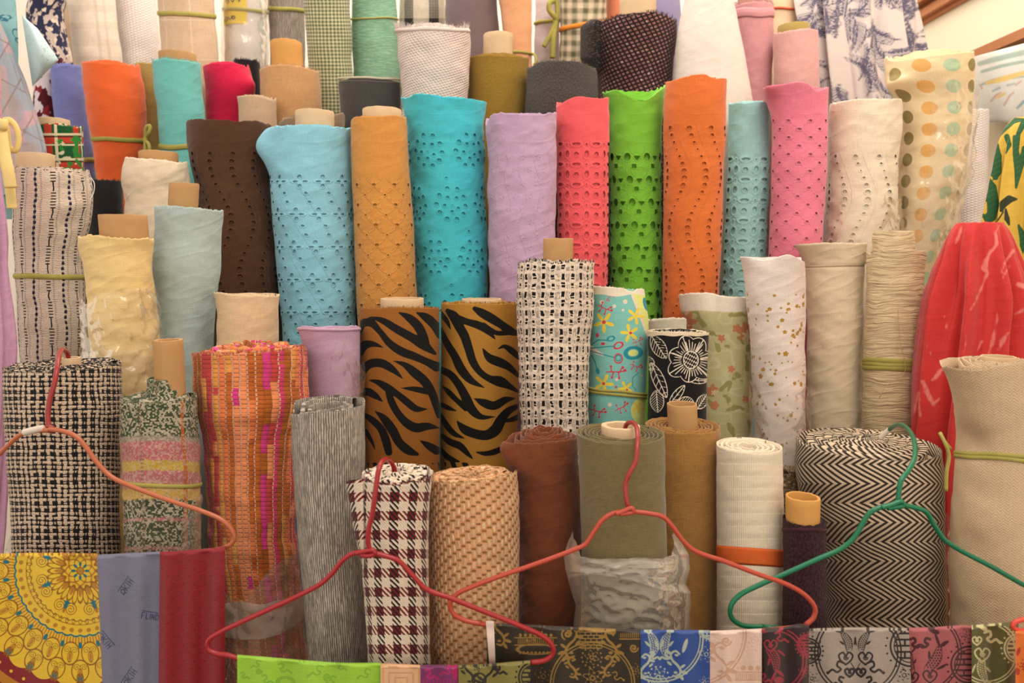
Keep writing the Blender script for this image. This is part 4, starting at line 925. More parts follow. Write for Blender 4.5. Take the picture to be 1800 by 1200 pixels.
roll('tiger print roll beside the lilac roll, ground painted darker as shade', 'B', 2.10, [(542, 633, 773), (640, 633, 773), (700, 636, 773), (840, 645, 773)], TIG((160, 98, 34)), attrs=tiger(T1), core=(669, 745, 524, CARD2, 50, .08), wr=(.7, 80, 60), step=2.0, parts=[fringe(120, 4, .5, FR_T)], wind=dict(n=5, jit=2.0), rim=[(633,543),(700,541),(773,541)])
roll('tiger print roll beside the black and white boucle, golden ground', 'B', 2.10, [(533, 776, 914), (640, 775, 912), (840, 776, 908)], TIG((184, 128, 46)), attrs=tiger(T2), core=(812, 882, 525, CARD2, 50, .1), wr=(.7, 80, 60), step=2.0, parts=[fringe(160, 5, .6, FR_T)], wind=dict(n=5, jit=2.5, mound=2), rim=[(776,533),(840,534),(914,533)])
BWF = w_marl((40, 36, 36), (230, 214, 198), .25, .25, (.48, .54), 2.0)
roll('black and white openwork boucle roll with a cardboard core', 'B', 2.02, [(462, 911, 1044), (500, 909, 1044), (540, 908, 1043), (600, 911, 1037), (680, 914, 1035), (780, 916, 1035)], w_boucle_black(), core=(955, 1008, 419, CARD, 70, .1), wr=(1.5, 26, 26), rag=2.0, step=2.5, rim=[(911,466),(930,458),(980,464),(1020,460),(1044,462)], wind=dict(n=5, jit=3, mound=4, th=4), parts=[fringe(220, 6, .7, BWF, w=1.4)])
# blue floral
def flower(x, y, cx, cy, r, k=5, rot=0.0, sq=.45):
    ph = np.arctan2(y-cy, x-cx) - rot; return np.hypot(x-cx, y-cy) - r*(1 - sq + sq*np.cos(k*ph))
def sprig(x, y, cx, cy, s=1.0, rot=0.0):
    c, n = cos(rot), sin(rot); u = ((x-cx)*c + (y-cy)*n)/s; v = (-(x-cx)*n + (y-cy)*c)/s
    d = np.minimum.reduce([sd_seg(u, v, [(-14,3,.9),(-6,1,1),(4,0,1),(14,-3,1)]), sd_seg(u, v, [(-6,1,.9),(-8,-6,.9)]), sd_seg(u, v, [(-3,1,.9),(-4,9,.9)]), sd_seg(u, v, [(4,0,.9),(7,8,.9)]), sd_seg(u, v, [(6,0,.9),(9,-7,.9)]),
                           np.hypot(u-14, v+4)-2.4, np.hypot(u+8, v+7)-1.9, np.hypot(u+4, v-10)-1.9, np.hypot(u-7, v-9)-1.9, np.hypot(u-10, v+8)-2.2])
    return d*s
def bluefloral(th, a, y, xp, s):
    x = np.where(np.abs(th) < pi/2, xp, s.C(y) + s.rm*np.sign(th)*(np.abs(th) - pi/2 + 1)); B = a*0 + 9.0
    yel = np.minimum.reduce([flower(x, y, cx, cy, r, 5, ro) for cx, cy, r, ro in ((1061.5,566,19,.3),(1107,585,17,.7),(1061,674,18,.1),(1100,682,14,.5),(1117,555,16,2.6),(1122,716,12,.2))])
    red = np.minimum.reduce([np.hypot(x-1061.5, y-566)-3.4, np.hypot(x-1108.5, y-585)-2.6, np.hypot(x-1061, y-674)-2.8, np.hypot(x-1102, y-685)-2, sprig(x, y, 1062, 541, .95, .6), sprig(x, y, 1082, 653, 1.15, .15), sprig(x, y, 1117, 643, .8, .5), sprig(x, y, 1120, 600, .7, -.2), sprig(x, y, 1050, 722, 1.0, .4), sprig(x, y, 1092, 716, .9, -.3), np.hypot(x-1083, y-680)-2.2, sprig(x, y, 1073, 521, .6, 2.6),
                             np.abs(sd_ell(x-1087, y-607, 8, 5, -.4)) - 1.2, np.abs(sd_ell(x-1087, y-630, 7, 8)) - 1.1, sd_ell(x-1050, y-589, 3, 4), sd_ell(x-1060, y-604, 4, 2.6)])
    teal = np.minimum.reduce([np.abs(sd_ell(x-1113, y-620, 13.5, 9.5, -.12)) - 2.6, np.abs(sd_ell(x-1074, y-595, 6, 4, -.3)) - 1.1, np.abs(sd_ell(x-1087, y-629, 4.5, 5)) - 1, sd_ell(x-1050.5, y-652, 3.5, 6, -.3), sd_seg(x, y, [(1036,608,1),(1052,597,1),(1068,598,1)]), sd_seg(x, y, [(1036,612,1),(1058,610,1),(1080,608,1)]), sd_seg(x, y, [(1037,616,1),(1056,622,1),(1079,628,1)]), sd_seg(x, y, [(1040,624,1),(1046,636,1),(1050,650,1)]),
                              sd_seg(x, y, [(1122,655,.8),(1112,664,.8),(1112,678,.8),(1118,686,.8)]), sd_ell(x-1136, y-535, 5, 13, -.3)])
    lime = np.minimum(np.maximum(sd_ell(x-1113, y-620, 8.5, 5.5, -.12), 0-9), np.minimum(np.maximum(1112 + (y-520)*.38 - x, y - 605), sd_ell(x-1135, y-722, 26, 26)))
    pale = np.minimum.reduce([np.hypot(x-cx, y-cy) - r for cx, cy, r in ((1058,531,4),(1099,530,4),(1080,538,3),(1072,711,3.5),(1084,667,3),(1095,545,2.5),(1128,660,2))] + [np.abs(1112 + (y-520)*.38 - x) - 2.2 + np.where(y > 610, 9, 0), sd_seg(x, y, [(1038,612,5),(1048,618,4),(1060,624,2)])])
    sel = 508 + 11 + 2*np.sin(x*.1); selv = np.minimum(y - sel, 9)
    L = lambda *v: np.stack(v, -1)
    return {'L0': L(lime, pale, yel, red), 'L1': L(teal, selv, B, B)}
FRW = plain((236, 220, 196), .06, .2)
roll('turquoise roll with yellow flowers, white selvedge and olive tie', 'B', 2.06, [(510, 1038, 1133), (560, 1036, 1140), (640, 1034, 1138), (780, 1033, 1133)], layered((128, 200, 190), [(226, 232, 130), (236, 214, 196), (244, 214, 66), (222, 62, 84), (40, 150, 166), (240, 226, 204)], .04, .3), rim=[(1038,502),(1060,505),(1090,507),(1108,513),(1114,508),(1133,509)], attrs=bluefloral, step=1.4, wr=(.8, 50, 50),
     parts=[band(690, 5, TIE, slope=5, strands=2, gap=1), fringe(80, 3, .5, FRW)])
def leaf(x, y, cx, cy, L, W, ang, veins=6, lw=.7):
    c, s = cos(ang), sin(ang); u = ((x-cx)*c + (y-cy)*s)/L; v = (-(x-cx)*s + (y-cy)*c)
    w = W*np.clip(1-u*u, 0, 1)**.8; out = np.maximum(np.abs(np.abs(v) - w) - lw, (np.abs(u) - 1)*L)
    vein = np.maximum(np.maximum(np.abs(tile(u*L*1.0 - np.abs(v)*.9, 2*L/veins)) - lw*.9, np.abs(v) - w), (np.abs(u)-1)*L)
    return np.minimum(np.minimum(out, vein), np.maximum(np.abs(v) - lw, (np.abs(u)-1)*L))
def blackfloral(th, a, y, xp, s):
    x = np.where(np.abs(th) < pi/2, xp, s.C(y) + s.rm*np.sign(th)*(np.abs(th) - pi/2 + 1)); B = a*0+9.0
    cx, cy = 1214.5, 632.5; ph = np.arctan2(y-cy, x-cx); r = np.hypot(x-cx, y-cy); k = 7
    out = 42*(.80 + .20*np.abs(np.cos(k/2*ph + .4))) + 3*np.sin(3*ph); d = np.abs(r - out) - .85
    ray = np.abs(tile(ph, 2*pi/34))*r - .75; ray = np.maximum(ray, np.maximum(17 - r, r - out*.82 - 3*np.sin(ph*11)))
    sep = np.maximum(np.abs(tile(ph + .4*2/k, 2*pi/k))*r - .85, np.maximum(16 - r, r - out)); core = np.minimum(np.abs(sd_ell(x-cx, y-cy, 13, 15)) - .8, np.maximum(np.abs(np.sin(x*.9)+np.cos(y*.8 + x*.5))*1.5 - .7, sd_ell(x-cx, y-cy, 12, 14)))
    fl = np.minimum.reduce([d, ray, sep, core]); inside = r - out
    lv = np.minimum.reduce([leaf(x, y, 1158, 610, 24, 12, 1.0, 8), leaf(x, y, 1158, 668, 34, 10, 1.15, 6, .8), leaf(x, y, 1155, 705, 20, 12, 1.5, 9), leaf(x, y, 1190, 694, 22, 7, -.9, 4), leaf(x, y, 1206, 706, 14, 9, 0, 6), leaf(x, y, 1234, 706, 16, 9, -1.0, 7), leaf(x, y, 1140, 638, 14, 10, 1.2, 7), leaf(x, y, 1226, 668, 18, 6, .1, 3)])
    fl = np.minimum(fl, np.where(inside < 1.5, 9.0, lv)); selv = y - (590 + 1.0*np.sin(x*.15))
    return {'L0': np.stack([fl, selv, B, B], -1)}
roll('black roll with white line-drawn flowers and frayed cream edge', 'B', 1.99, [(583, 1138, 1246), (640, 1140, 1243), (760, 1138, 1241)], layered((26, 24, 26), [(240, 226, 204), (236, 214, 180)], .05, .15), attrs=blackfloral, step=1.3, wr=(.5, 60, 60), rim=[(1138,582),(1190,584),(1246,586)], parts=[fringe(150, 4, .6, FRW)])
roll('pale grey white roll peeping behind the black floral roll', 'B', 2.2, [(562, 1140, 1206), (640, 1144, 1206)], plain((214, 204, 184), .05, .4), rim=[(1140,564),(1170,559),(1214,559)], rag=1.5)
def olivefloral(th, a, y, xp, s):
    x = np.where(np.abs(th) < pi/2, xp, s.C(y) + s.rm*np.sign(th)*(np.abs(th) - pi/2 + 1)); B = a*0+9.0
    q = 2.2*vn(x/5, y/5, 4)
    lv = np.minimum.reduce([sd_ell(x-cx, y-cy, L*.8, W*.75, an) for cx, cy, L, W, an in ((1234,568,16,6,.9),(1250,585,14,5,.5),(1262,612,14,6,1.3),(1280,608,9,4,.4),(1296,553,18,6,.05),(1313,640,18,5,1.6),(1282,672,12,5,-.6),(1298,660,10,5,.5),(1302,668,7,3,.9),(1272,680,11,5,-.7),(1278,700,9,5,.6),(1285,718,14,5,-.3),(1298,716,10,4,.3),(1285,755,16,7,1.2),(1318,750,14,6,1.4),(1246,690,13,7,.3),(1252,712,13,6,1.0),(1303,598,9,5,.9),(1215,545,15,5,.2),(1316,612,6,9,.2))]
                           + [sd_seg(x, y, [(1226,548,1.2),(1234,570,1.2),(1252,590,1.2),(1268,600,1)]), sd_seg(x, y, [(1290,655,1),(1282,680,1),(1276,700,1),(1284,720,1)])]) + q
    fl = np.minimum.reduce([flower(x, y, cx, cy, r, k, ro, .2) for cx, cy, r, k, ro in ((1206,565,19,6,0),(1268,595,8,5,.3),(1313,583,19,6,.2),(1285,649,7,5,0),(1310,702,7,5,.4),(1252,685,11,5,1),(1256,712,9,5,0),(1296,577,9,5,0))]) + q*.7
    wt = np.minimum.reduce([flower(x, y, cx, cy, r, k, ro, .3) for cx, cy, r, k, ro in ((1206,572,8,5,0),(1314,590,11,6,.5),(1255,690,6,5,0),(1310,705,2,5,0))])
    selv = y - (547 + 1.2*np.sin(x*.06)); lt = np.abs(vn(x/22, y/16, 9)) - .14
    return {'L0': np.stack([np.where(lt < 0, -1.0, 3.0)*0 + lt*8, lv, fl, wt], -1), 'L1': np.stack([selv, B, B, B], -1)}
roll('pale olive rose print roll with a broad white selvedge', 'B', 2.12, [(524, 1193, 1328), (545, 1196, 1328), (600, 1216, 1326), (680, 1222, 1323), (800, 1222, 1319)], layered((212, 200, 146), [(222, 212, 164), (170, 162, 96), (222, 140, 98), (242, 214, 178), (244, 230, 212)], .05, .3, soft=.6), attrs=olivefloral, step=1.8, wr=(.8, 60, 60), rim=[(1193,517),(1230,515),(1245,519),(1290,524),(1328,524)], bump=lambda th, a, y: -6*np.exp(-((th+.35)/.16)**2)*np.exp(-(y-517)/40.) + 3*np.exp(-((th+.75)/.3)**2)*np.exp(-(y-517)/60.))
def stars(th, a, y, xp, s):
    r = np.random.default_rng(5); d = a*0 + 9.0
    for k in range(180):
        ca, cy_, R = r.uniform(-95, 95), r.uniform(515, 790), r.choice([2.4, 2.9, 3.6, 4.8, 6.2], p=[.3, .25, .25, .14, .06]); ro = r.uniform(0, 2*pi)
        m = (np.abs(a-ca) < 9) & (np.abs(y-cy_) < 9)
        if not m.any(): continue
        x, yy = a[m]-ca, y[m]-cy_; ph = np.mod(np.arctan2(yy, x) - ro + pi/5, 2*pi/5) - pi/5; rr = np.hypot(x, yy)
        q = rr*np.cos(ph)*.62 + np.abs(rr*np.sin(ph))*.95 - R*.62; d[m] = np.minimum(d[m], q)
    return {'L0': np.stack([d, d*0+9, d*0+9, d*0+9], -1)}
def gb(g): return g.mix(g.noise(g.x*.5, g.y*.5, 2).ss(.66, .72)*(g.y > 508.0), g.col((240, 222, 212)), g.col((196, 160, 110)))
roll('white roll with scattered gold stars, plastic at its foot', 'B', 2.02, [(456, 1307, 1419), (520, 1311, 1418), (600, 1318, 1416), (720, 1325, 1416), (830, 1326, 1416)], layered((240, 222, 212), [(186, 142, 54)], .02, .8, .6, .1, .25, basefn=gb), attrs=stars, step=1.6, wr=(1.2, 50, 50), rim=[(1307,450),(1325,457),(1345,453),(1365,448),(1385,457),(1419,466)], back=452, soft=45, rag=.6,
     bump=lambda th, a, y: 7*np.sin(th*3.2+.5)*np.exp(-(y-452)/28.), parts=[wrap(690, 830, -1.7, 1.75, 4, 7, CLEAR, 31, topamp=30)])
roll('cream jacquard roll with a stitched fold near the top', 'B', 2.12, [(434, 1400, 1525), (455, 1410, 1523), (470, 1413, 1521), (600, 1418, 1517), (800, 1417, 1513)], plain((238, 216, 182), .04, 1.3), rim=[(1400,431),(1430,427),(1480,427),(1525,428)], wr=(1.3, 60, 50), bump=lambda th, a, y: -1.6*np.exp(-((y-467)/2.5)**2) + 8*np.exp(-((th+1.4)/.4)**2)*np.exp(-(y-434)/14.), parts=[band(467, 1.6, plain((150, 120, 90), .05, .1), off=.2, name='stitched_seam', th=1.0, slope=-1)])
def crink_inner(s, root):
    rr = Roll('B', s.Y, [(407, 1534, 1608), (450, 1533, 1607)], seed=77, wr=(1.5, 30, 12)); rr.yb = 480; rr.yvis = 460
    V, Q, p, T = rr.arrays(); child(s, 'inner_turns', V, Q, w_crinkle(), attrs={'pat': p})
roll('crinkled cream cotton roll with a wide olive tie', 'B', 2.10, [(443, 1521, 1628), (500, 1522, 1625), (600, 1518, 1621), (700, 1516, 1612), (800, 1514, 1606)], w_crinkle(), rim=[(1521,450),(1535,441),(1570,438),(1600,440),(1615,443),(1628,452)], wr=(1.2, 60, 30), step=2.2, parts=[crink_inner, band(641, 9, TIE, slope=2, strands=3, gap=-2.5, off=.8), knot([(1578,540,.072),(1582,600,.072),(1590,655,.075),(1556,680,.075),(1545,700,.072)], 1.0, plain((200, 160, 110), .05, .1), name='loose_thread')])
# ================================================================= ROW A (front)
def fuzzy(c0, c1): return w_marl(c0, c1, .4, .4, (.45, .55), 1.5)
roll('thick black and cream checked wool roll under the orange hanger', 'A', 1.76, [(641, 4, 213), (700, 5, 214), (800, 11, 211), (900, 17, 211), (1000, 23, 213)], w_glen(), wind=dict(n=7, rc=.22, jit=2.2, th=7, mound=1), wr=(1.2, 60, 60), rag=1.5, core=(108, 143, 628, CARD2, 30, .25), parts=[fringe(300, 4, .5, fuzzy((40, 36, 34), (220, 200, 172))), wrap(905, 1010, -1.7, .35, 3, 8, FILM, 41, topfn=lambda t: 955 - 45*(t/-1.7)**2)], step=4)
def tweedbands(th, a, y, xp, s):
    yy = y + 2.5*np.sin(a/40 + 1); C = np.zeros((len(a), 4))
    bands = [(0, (66, 84, 52), 1), (768, (168, 150, 132), .6), (777, (206, 112, 116), .55), (811, (216, 176, 62), .5), (829, (206, 118, 124), .55), (846, (210, 130, 122), .6), (859, (222, 172, 74), .5), (879, (70, 82, 56), 1), (912, (206, 130, 130), .5), (917, (84, 92, 62), 1), (962, (208, 140, 130), .6), (968, (84, 92, 62), 1)]
    for y0, c, k in bands: C[yy >= y0] = (*lin(c), k)
    m = (np.mod(a + 62, 124) < 6); C[m] = (*lin((206, 104, 40)), .6)
    return {'Col': C}
def tweed_tuft(s, root):
    r = Roll('A', s.Y, [(664, 262, 318), (690, 258, 324)], seed=9, wr=(4, 16, 10)); r.yb = 712; r.yvis = 704
    V, Q, p, T = r.arrays(); C = np.tile([*lin((72, 92, 54)), 1.0], (len(V), 1)); child(s, 'rumpled_inner_turn', V, Q, GT, attrs={'pat': p, 'Col': C})
GT = w_green_tweed()
roll('green flecked tweed roll with pink and yellow bands', 'A', 1.74, [(698, 209, 346), (740, 210, 347), (800, 213, 352), (860, 214, 353), (1000, 219, 352)], GT, attrs=tweedbands, wind=dict(n=4, rc=.4, jit=4, th=8, mound=8), rag=2.0, core=(268, 321, 597, KRAFT, 30, .3, .12), wr=(1.8, 40, 30), parts=[band(850, 7, TIE, slope=2, strands=1), tweed_tuft, fringe(160, 5, .7, fuzzy((66, 84, 52), (200, 190, 150)), w=1.2), wrap(880, 1010, .9, 1.7, 2, 4, FILM, 47, topamp=30)], step=3)
roll('orange and pink tweed roll with a plastic bag round its lower half', 'A', 1.84, [(618, 340, 540), (660, 341, 540), (710, 345, 540), (760, 353, 528), (800, 358, 524), (860, 361, 522), (950, 368, 522), (1050, 382, 528), (1210, 398, 542)], w_orange_tweed(), wr=(2.6, 55, 45), rag=2.5, wind=dict(n=6, rc=.25, jit=4, th=9, mound=14), rim=[(340,625),(380,622),(440,624),(500,618),(540,610)], step=3,
     parts=[fringe(420, 6, .8, w_marl((214, 90, 60), (244, 190, 150), .3, .3), w=1.5), wrap(985, 1215, -1.75, 1.75, 3, 5, FILM, 51, topfn=lambda t: 962 + 62*np.exp(-((t+.05)/.55)**2)), wrap(1024, 1082, -1.5, 1.5, 8, 5, BAG, 53, topfn=lambda t: 1016 + 16*np.abs(t))])
roll('grey ribbed knit roll beside the red houndstooth roll', 'A', 1.68, [(726, 511, 641), (780, 512, 642), (860, 517, 641), (950, 525, 642), (1050, 534, 647), (1210, 544, 656)], w_grey(), wind=dict(n=4, rc=.12, jit=3, th=8, hi=.86, mound=0), rim=[(511,730),(540,728),(580,726),(620,720),(641,712)], wr=(1.2, 60, 50), step=3, rag=1.0, back=706)
def tooth_flap(s, root):
    t = np.linspace(0, 1, 16); yy = np.linspace(843, 1000, 40); T, YY = np.meshgrid(t, yy); k = np.clip((1000-YY)/157, 0, 1)
    X = 640 - 30*np.sin(T*pi*.55)*k**.7 - 2*k; D = .012 + .03*np.cos(T*pi*.55)
    V = P(X, YY + 4*T*k, s.Y - D); pat = np.stack([T*34 - 72, YY, X], -1)
    child(s, 'loose_outer_end', np.concatenate([V.reshape(-1, 3), (V + np.array([.0015, .003, 0])).reshape(-1, 3)]), np.concatenate([gridq(40, 16), gridq(40, 16, base=640)]), TOOTH, attrs={'pat': np.tile(pat.reshape(-1, 3), (2, 1))})
TOOTH = w_tooth()
roll('red, black and cream houndstooth roll under the red hanger', 'A', 1.60, [(832, 634, 762), (870, 632, 757), (950, 634, 754), (1050, 641, 755), (1210, 650, 757)], TOOTH, wind=dict(n=5, rc=.3, jit=3, th=9, mound=8), rag=1.6, wr=(1.2, 50, 50), step=3, parts=[tooth_flap, fringe(160, 4, .6, fuzzy((60, 30, 32), (206, 170, 150)), w=1.2)])
STRAW = w_straw()
roll('straw coloured basket weave roll', 'A', 1.66, [(840, 753, 910), (870, 751, 912), (950, 753, 912), (1050, 757, 912), (1210, 762, 914)], STRAW, wind=dict(n=7, rc=.16, jit=3, th=9, mound=6), wr=(1.6, 50, 50), rag=2.0, step=3, rim=[(753,848),(790,850),(840,848),(880,838),(910,830)], parts=[fringe(220, 4, .6, w_marl((200, 160, 100), (236, 204, 150), .3, .3), w=1.4)])
BRN = plain((128, 66, 38), .14, .7)
roll('rust brown linen roll with a curling outer end', 'A', 1.76, [(768, 896, 1019), (800, 893, 1018), (850, 905, 1020), (920, 910, 1021), (1000, 912, 1023), (1210, 914, 1014)], BRN, wind=dict(n=5, rc=.25, jit=3, th=2.5, mound=14, hi=.9), wr=(2.0, 50, 50), rim=[(896,776),(915,779),(960,778),(1019,770)], rag=1.2, bump=lambda th, a, y: 17*np.exp(-((th+1.3)/.3)**2 - ((y-782)/24.)**2))
def olive_bag(s, root):
    ed = [(925,1010,1176),(950,999,1196),(975,991,1211),(1000,994,1213),(1026,1001,1205),(1040,1005,1214),(1062,1012,1215),(1080,1010,1213),(1130,1004,1212)]
    L_, R_ = (lambda y: np.interp(y, [e[0] for e in ed], [e[1] for e in ed])), (lambda y: np.interp(y, [e[0] for e in ed], [e[2] for e in ed]))
    def shell(nm, ytop, ybot, off, mat, seed, lim=1.6, th0=None):
        th = np.linspace(-lim, lim, 120); v = np.linspace(0, 1, 60); T, W = np.meshgrid(th, v); yt, yb = ytop(th), ybot(th); YY = yt + (yb - yt)*W
        x0, x1 = L_(YY), R_(YY); X = (x0+x1)/2 + (x1-x0)/2*np.sin(T)/np.sin(1.6); m = mpp(YY, s.Y)
        rg = lambda a, b, sd: 1 - np.abs(vn(a, b, sd))*2
        cr = 2.6*rg(X/46 + YY/60, YY/19 - X/90, seed) + 1.6*rg(X/20 - YY/26, YY/15 + X/60, seed+1) + .8*rg(X/9, YY/8, seed+2)
        fr = (s.Rf(YY) + off + cr)*np.clip(np.cos(T), 0, 1)**.8
        V = P(X, YY + cr*.5, s.Y - fr*m/K/DS); child(s, nm, V.reshape(-1, 3), gridq(60, 120), mat)
    shell('plastic_bag', lambda t: 982 - 10*np.abs(t)**3 + 2*vn(t*4, t*0, 3), lambda t: 1135 + 0*t, 6, MILKY, 71)
    shell('folded_bag_cuff', lambda t: 980 - 48*np.clip((np.abs(np.sin(t))-.72)/.28, 0, 1)**.8 + 3*vn(t*5, t*0, 8), lambda t: 1018 + 9*np.sin(t*2.2) + 20*np.clip(t-.2, 0, 1.2), 10, MILKY, 75)
    shell('folded_bag_cuff', lambda t: 984 - 28*np.clip((np.abs(np.sin(t))-.75)/.25, 0, 1) + 3*vn(t*5, t*0, 9), lambda t: 1010 + 4*np.sin(t*3), 13, MILKY, 77, 1.5)
roll('olive green canvas roll with a pale core under the red-orange hanger', 'A', 1.66, [(760, 1013, 1168), (850, 1018, 1170), (980, 1022, 1173), (1210, 1030, 1177)], plain((124, 108, 70), .16, .4), wind=dict(n=6, rc=.40, jit=1.2, th=1.8, hi=.95, dent=2), core=(1057, 1125, 747, CARD2, 30, .28, .05), wr=(.9, 70, 60), rag=.8, parts=[olive_bag])
roll('ochre linen roll with a tall cardboard core', 'A', 1.83, [(746, 1135, 1265), (850, 1142, 1268), (1000, 1146, 1263), (1210, 1150, 1260)], plain((172, 122, 60), .14, .4), wind=dict(n=5, rc=.45, jit=2, th=2.0, mound=-2, hi=.9), core=(1172, 1225, 709, CARD, 50, .1), wr=(1.2, 60, 60), rag=1.0, parts=[fringe(90, 3.5, .5, plain((150, 104, 50), .1, .2))])
roll('cream tucked cotton roll with an orange tape', 'A', 1.68, [(782, 1259, 1375), (850, 1259, 1377), (1000, 1260, 1377), (1210, 1259, 1375)], w_pleat(), wind=dict(n=4, rc=.3, jit=1.5, th=4, dent=2), wr=(.5, 50, 22), rag=.6, parts=[band(976, 30, TIE_R, slope=3, off=.5, th=1.4, name='orange_tape')], step=3)
roll('maroon velvet towelling roll with an amber core', 'A', 1.67, [(914, 1376, 1453), (1000, 1376, 1453), (1210, 1374, 1453)], w_marl((50, 20, 30), (92, 44, 52), .3, .16, (.4, .7), 1.2), core=(1381, 1441, 872, CARD3, 60, .16, .06), wr=(1.0, 20, 14), rag=2.2, wind=dict(n=2, rc=.75, jit=2, th=4), parts=[fringe(140, 4, .7, plain((70, 30, 40), .1, .2)), band(930, 5, w_marl((60, 24, 34), (100, 50, 58), .4, .4), off=.3, name='gathered_hem')])
roll('small fuzzy beige roll end behind the maroon roll', 'A', 1.92, [(822, 1371, 1402), (860, 1373, 1404), (900, 1373, 1404)], w_marl((166, 130, 92), (226, 196, 156), .2, .2, (.4, .6), 2.0), wr=(2.5, 8, 8), step=2, parts=[fringe(60, 5, .8, plain((214, 184, 146), .1, .2))], wind=dict(n=2))
HB = w_herring()
roll('huge black and cream herringbone wool roll under the green hanger', 'A', 1.82, [(778, 1402, 1657), (820, 1398, 1660), (880, 1404, 1660), (960, 1430, 1663), (1050, 1446, 1667), (1210, 1456, 1668)], HB, wind=dict(n=6, rc=.12, jit=2.5, th=13, mound=12), wr=(1.4, 70, 60), rag=1.0, step=4, parts=[wrap(890, 1140, .75, 1.9, 2.5, 7, CLEAR, 61, topamp=20)])
def beige_flare(th, a, y): return 42*np.exp(-((th+1.35)/.55)**2)*np.exp(-np.maximum(y-632, 0)/52.) - 14*np.exp(-((th+1.3)/.5)**2 - ((y-770)/28.)**2)
BH = w_herring(5.0, 5.5, 6.0, (224, 194, 156), (214, 181, 142), 'fine_beige_herringbone', .5, .5, True)
roll('big beige herringbone linen roll with a flaring top and olive tie', 'A', 1.80, [(636, 1672, 1862), (700, 1675, 1862), (770, 1680, 1862), (900, 1671, 1858), (1000, 1669, 1858), (1210, 1666, 1852)], BH, wind=dict(n=5, rc=.35, jit=2.5, th=3, mound=2), core=(1722, 1788, 626, CARD2, 40, .1), ymin=1.745, bump=beige_flare, wr=(2.0, 70, 60), rim=[(1672,640),(1700,646),(1720,640),(1745,634),(1862,636)], rag=1.4, step=4,
     parts=[band(806, 7, TIE, slope=5, strands=2, gap=-1), knot([(1670,788,.06),(1658,772,.07),(1652,760,.07),(1662,780,.08),(1668,800,.08),(1664,830,.08),(1663,862,.08)], 6), fringe(140, 6, .7, plain((228, 194, 156), .06, .2))])
# ---------------------------------------------------------------- hanging and draped cloth
STRK = lambda pts: pts
def redprint(th, a, y, xp, s):
    x = np.where(np.abs(th) < pi/2, xp, s.C(y) + s.rm*np.sign(th)*(np.abs(th) - pi/2 + 1)); B = a*0+9.0
    st = [[(1690,400,1.5),(1684,420,2.5),(1680,428,.5)],[(1757,395,.5),(1750,410,2),(1752,430,2.5),(1745,440,1)],[(1742,440,1),(1735,455,4),(1730,470,5),(1735,480,3),(1728,500,1.5),(1716,528,1.5),(1706,545,.6)],[(1782,440,2.5),(1770,455,2),(1760,480,1)],[(1776,465,1),(1762,490,1)],[(1755,545,1),(1750,575,2),(1745,600,3.5),(1738,620,1)],[(1790,500,4),(1800,503,5)],[(1798,545,3),(1785,552,1)],
          [(1772,585,1),(1762,600,4),(1755,615,2)],[(1660,555,1),(1664,575,1.5)],[(1628,605,.6),(1638,625,1.5)],[(1622,670,3),(1630,690,4),(1640,710,3),(1652,700,1)],[(1665,640,1),(1650,655,4),(1640,668,2)],[(1615,690,2),(1612,710,4),(1618,730,2)],[(1726,600,2),(1718,616,1)],[(1700,590,.8),(1690,640,1.2)]]
    d = np.minimum.reduce([sd_seg(x, y, q) for q in st]) + 1.2*vn(x/6, y/6, 2)
    return {'L0': np.stack([d, B, B, B], -1)}
def pleats(n, y0, amp, ph=0.0, full=150.0):
    return lambda th, a, y: amp*np.clip((y-y0)/full, 0, 1.2)*(np.cos(th*n + ph + .6*np.sin(y/90.+th*2)) + .5*np.cos(th*(n*1.9) + 1 + y/120.))
roll('gathered coral red cloth with white streaks beside the crinkled roll', 'B', 2.02, [(392, 1678, 1768), (408, 1668, 1778), (450, 1654, 1792), (520, 1640, 1812), (600, 1628, 1816), (700, 1614, 1818), (820, 1606, 1818)], layered((218, 52, 50), [(240, 130, 118)], .03, .5, .6, .2, 2.2), attrs=redprint, bump=pleats(9, 385, 13.0, .4, 110.), name='draped_cloth', cat='draped cloth', group=None, step=2.5, pad=16, depth=.8, wr=(1.5, 50, 90), wind=dict(n=1, rc=.6), rag=.3)
def palmline(th, a, y, xp, s):
    r = np.random.default_rng(12); d = a*0 + 9.0; x = a
    for k in range(115):
        cx, cy, an = r.uniform(-190, 190), r.uniform(-50, 200), r.uniform(0, 2*pi); L = r.uniform(30, 60); bend = r.uniform(-.8, .8)
        m = (np.abs(x-cx) < 75) & (np.abs(y-cy) < 75)
        if m.sum() < 2: continue
        pts = []; 
        for t in np.linspace(0, 1, 6): pts.append((cx + L*t*cos(an + bend*t), cy + L*t*sin(an + bend*t), .8))
        xm, ym = x[m], y[m]; e0 = sd_seg(xm, ym, pts); dd = np.abs(e0) - .4
        for t in np.linspace(.15, .95, 8):
            px, py = cx + L*t*cos(an + bend*t), cy + L*t*sin(an + bend*t)
            for sg in (-1, 1):
                q = an + bend*t + sg*.75; l = L*.42*(1.1 - t*.6); dd = np.minimum(dd, np.abs(sd_seg(xm, ym, [(px, py, 1.0), (px + l*.6*cos(q), py + l*.6*sin(q), 1.9), (px + l*cos(q - sg*.35), py + l*sin(q - sg*.35), .2)])) - .42)
        d[m] = np.minimum(d[m], dd)
    return {'L0': np.stack([d - 1.3, d, d*0+9, d*0+9], -1)}
roll('white skirt cloth printed with navy palm line drawings', 'D', 2.98, [(-60, 1402, 1606), (0, 1405, 1612), (60, 1412, 1619), (120, 1420, 1627), (200, 1430, 1640)], layered((222, 206, 200), [(202, 188, 188), (98, 92, 116)], .03, .3, soft=.35), attrs=palmline, bump=pleats(10, -90, 13.0, 1.2, 80.), name='hanging_skirt', cat='hanging cloth', group=None, depth=.45, step=1.5, wr=(1, 60, 90), wind=dict(n=1, rc=.7), rag=.2, zb=.95)
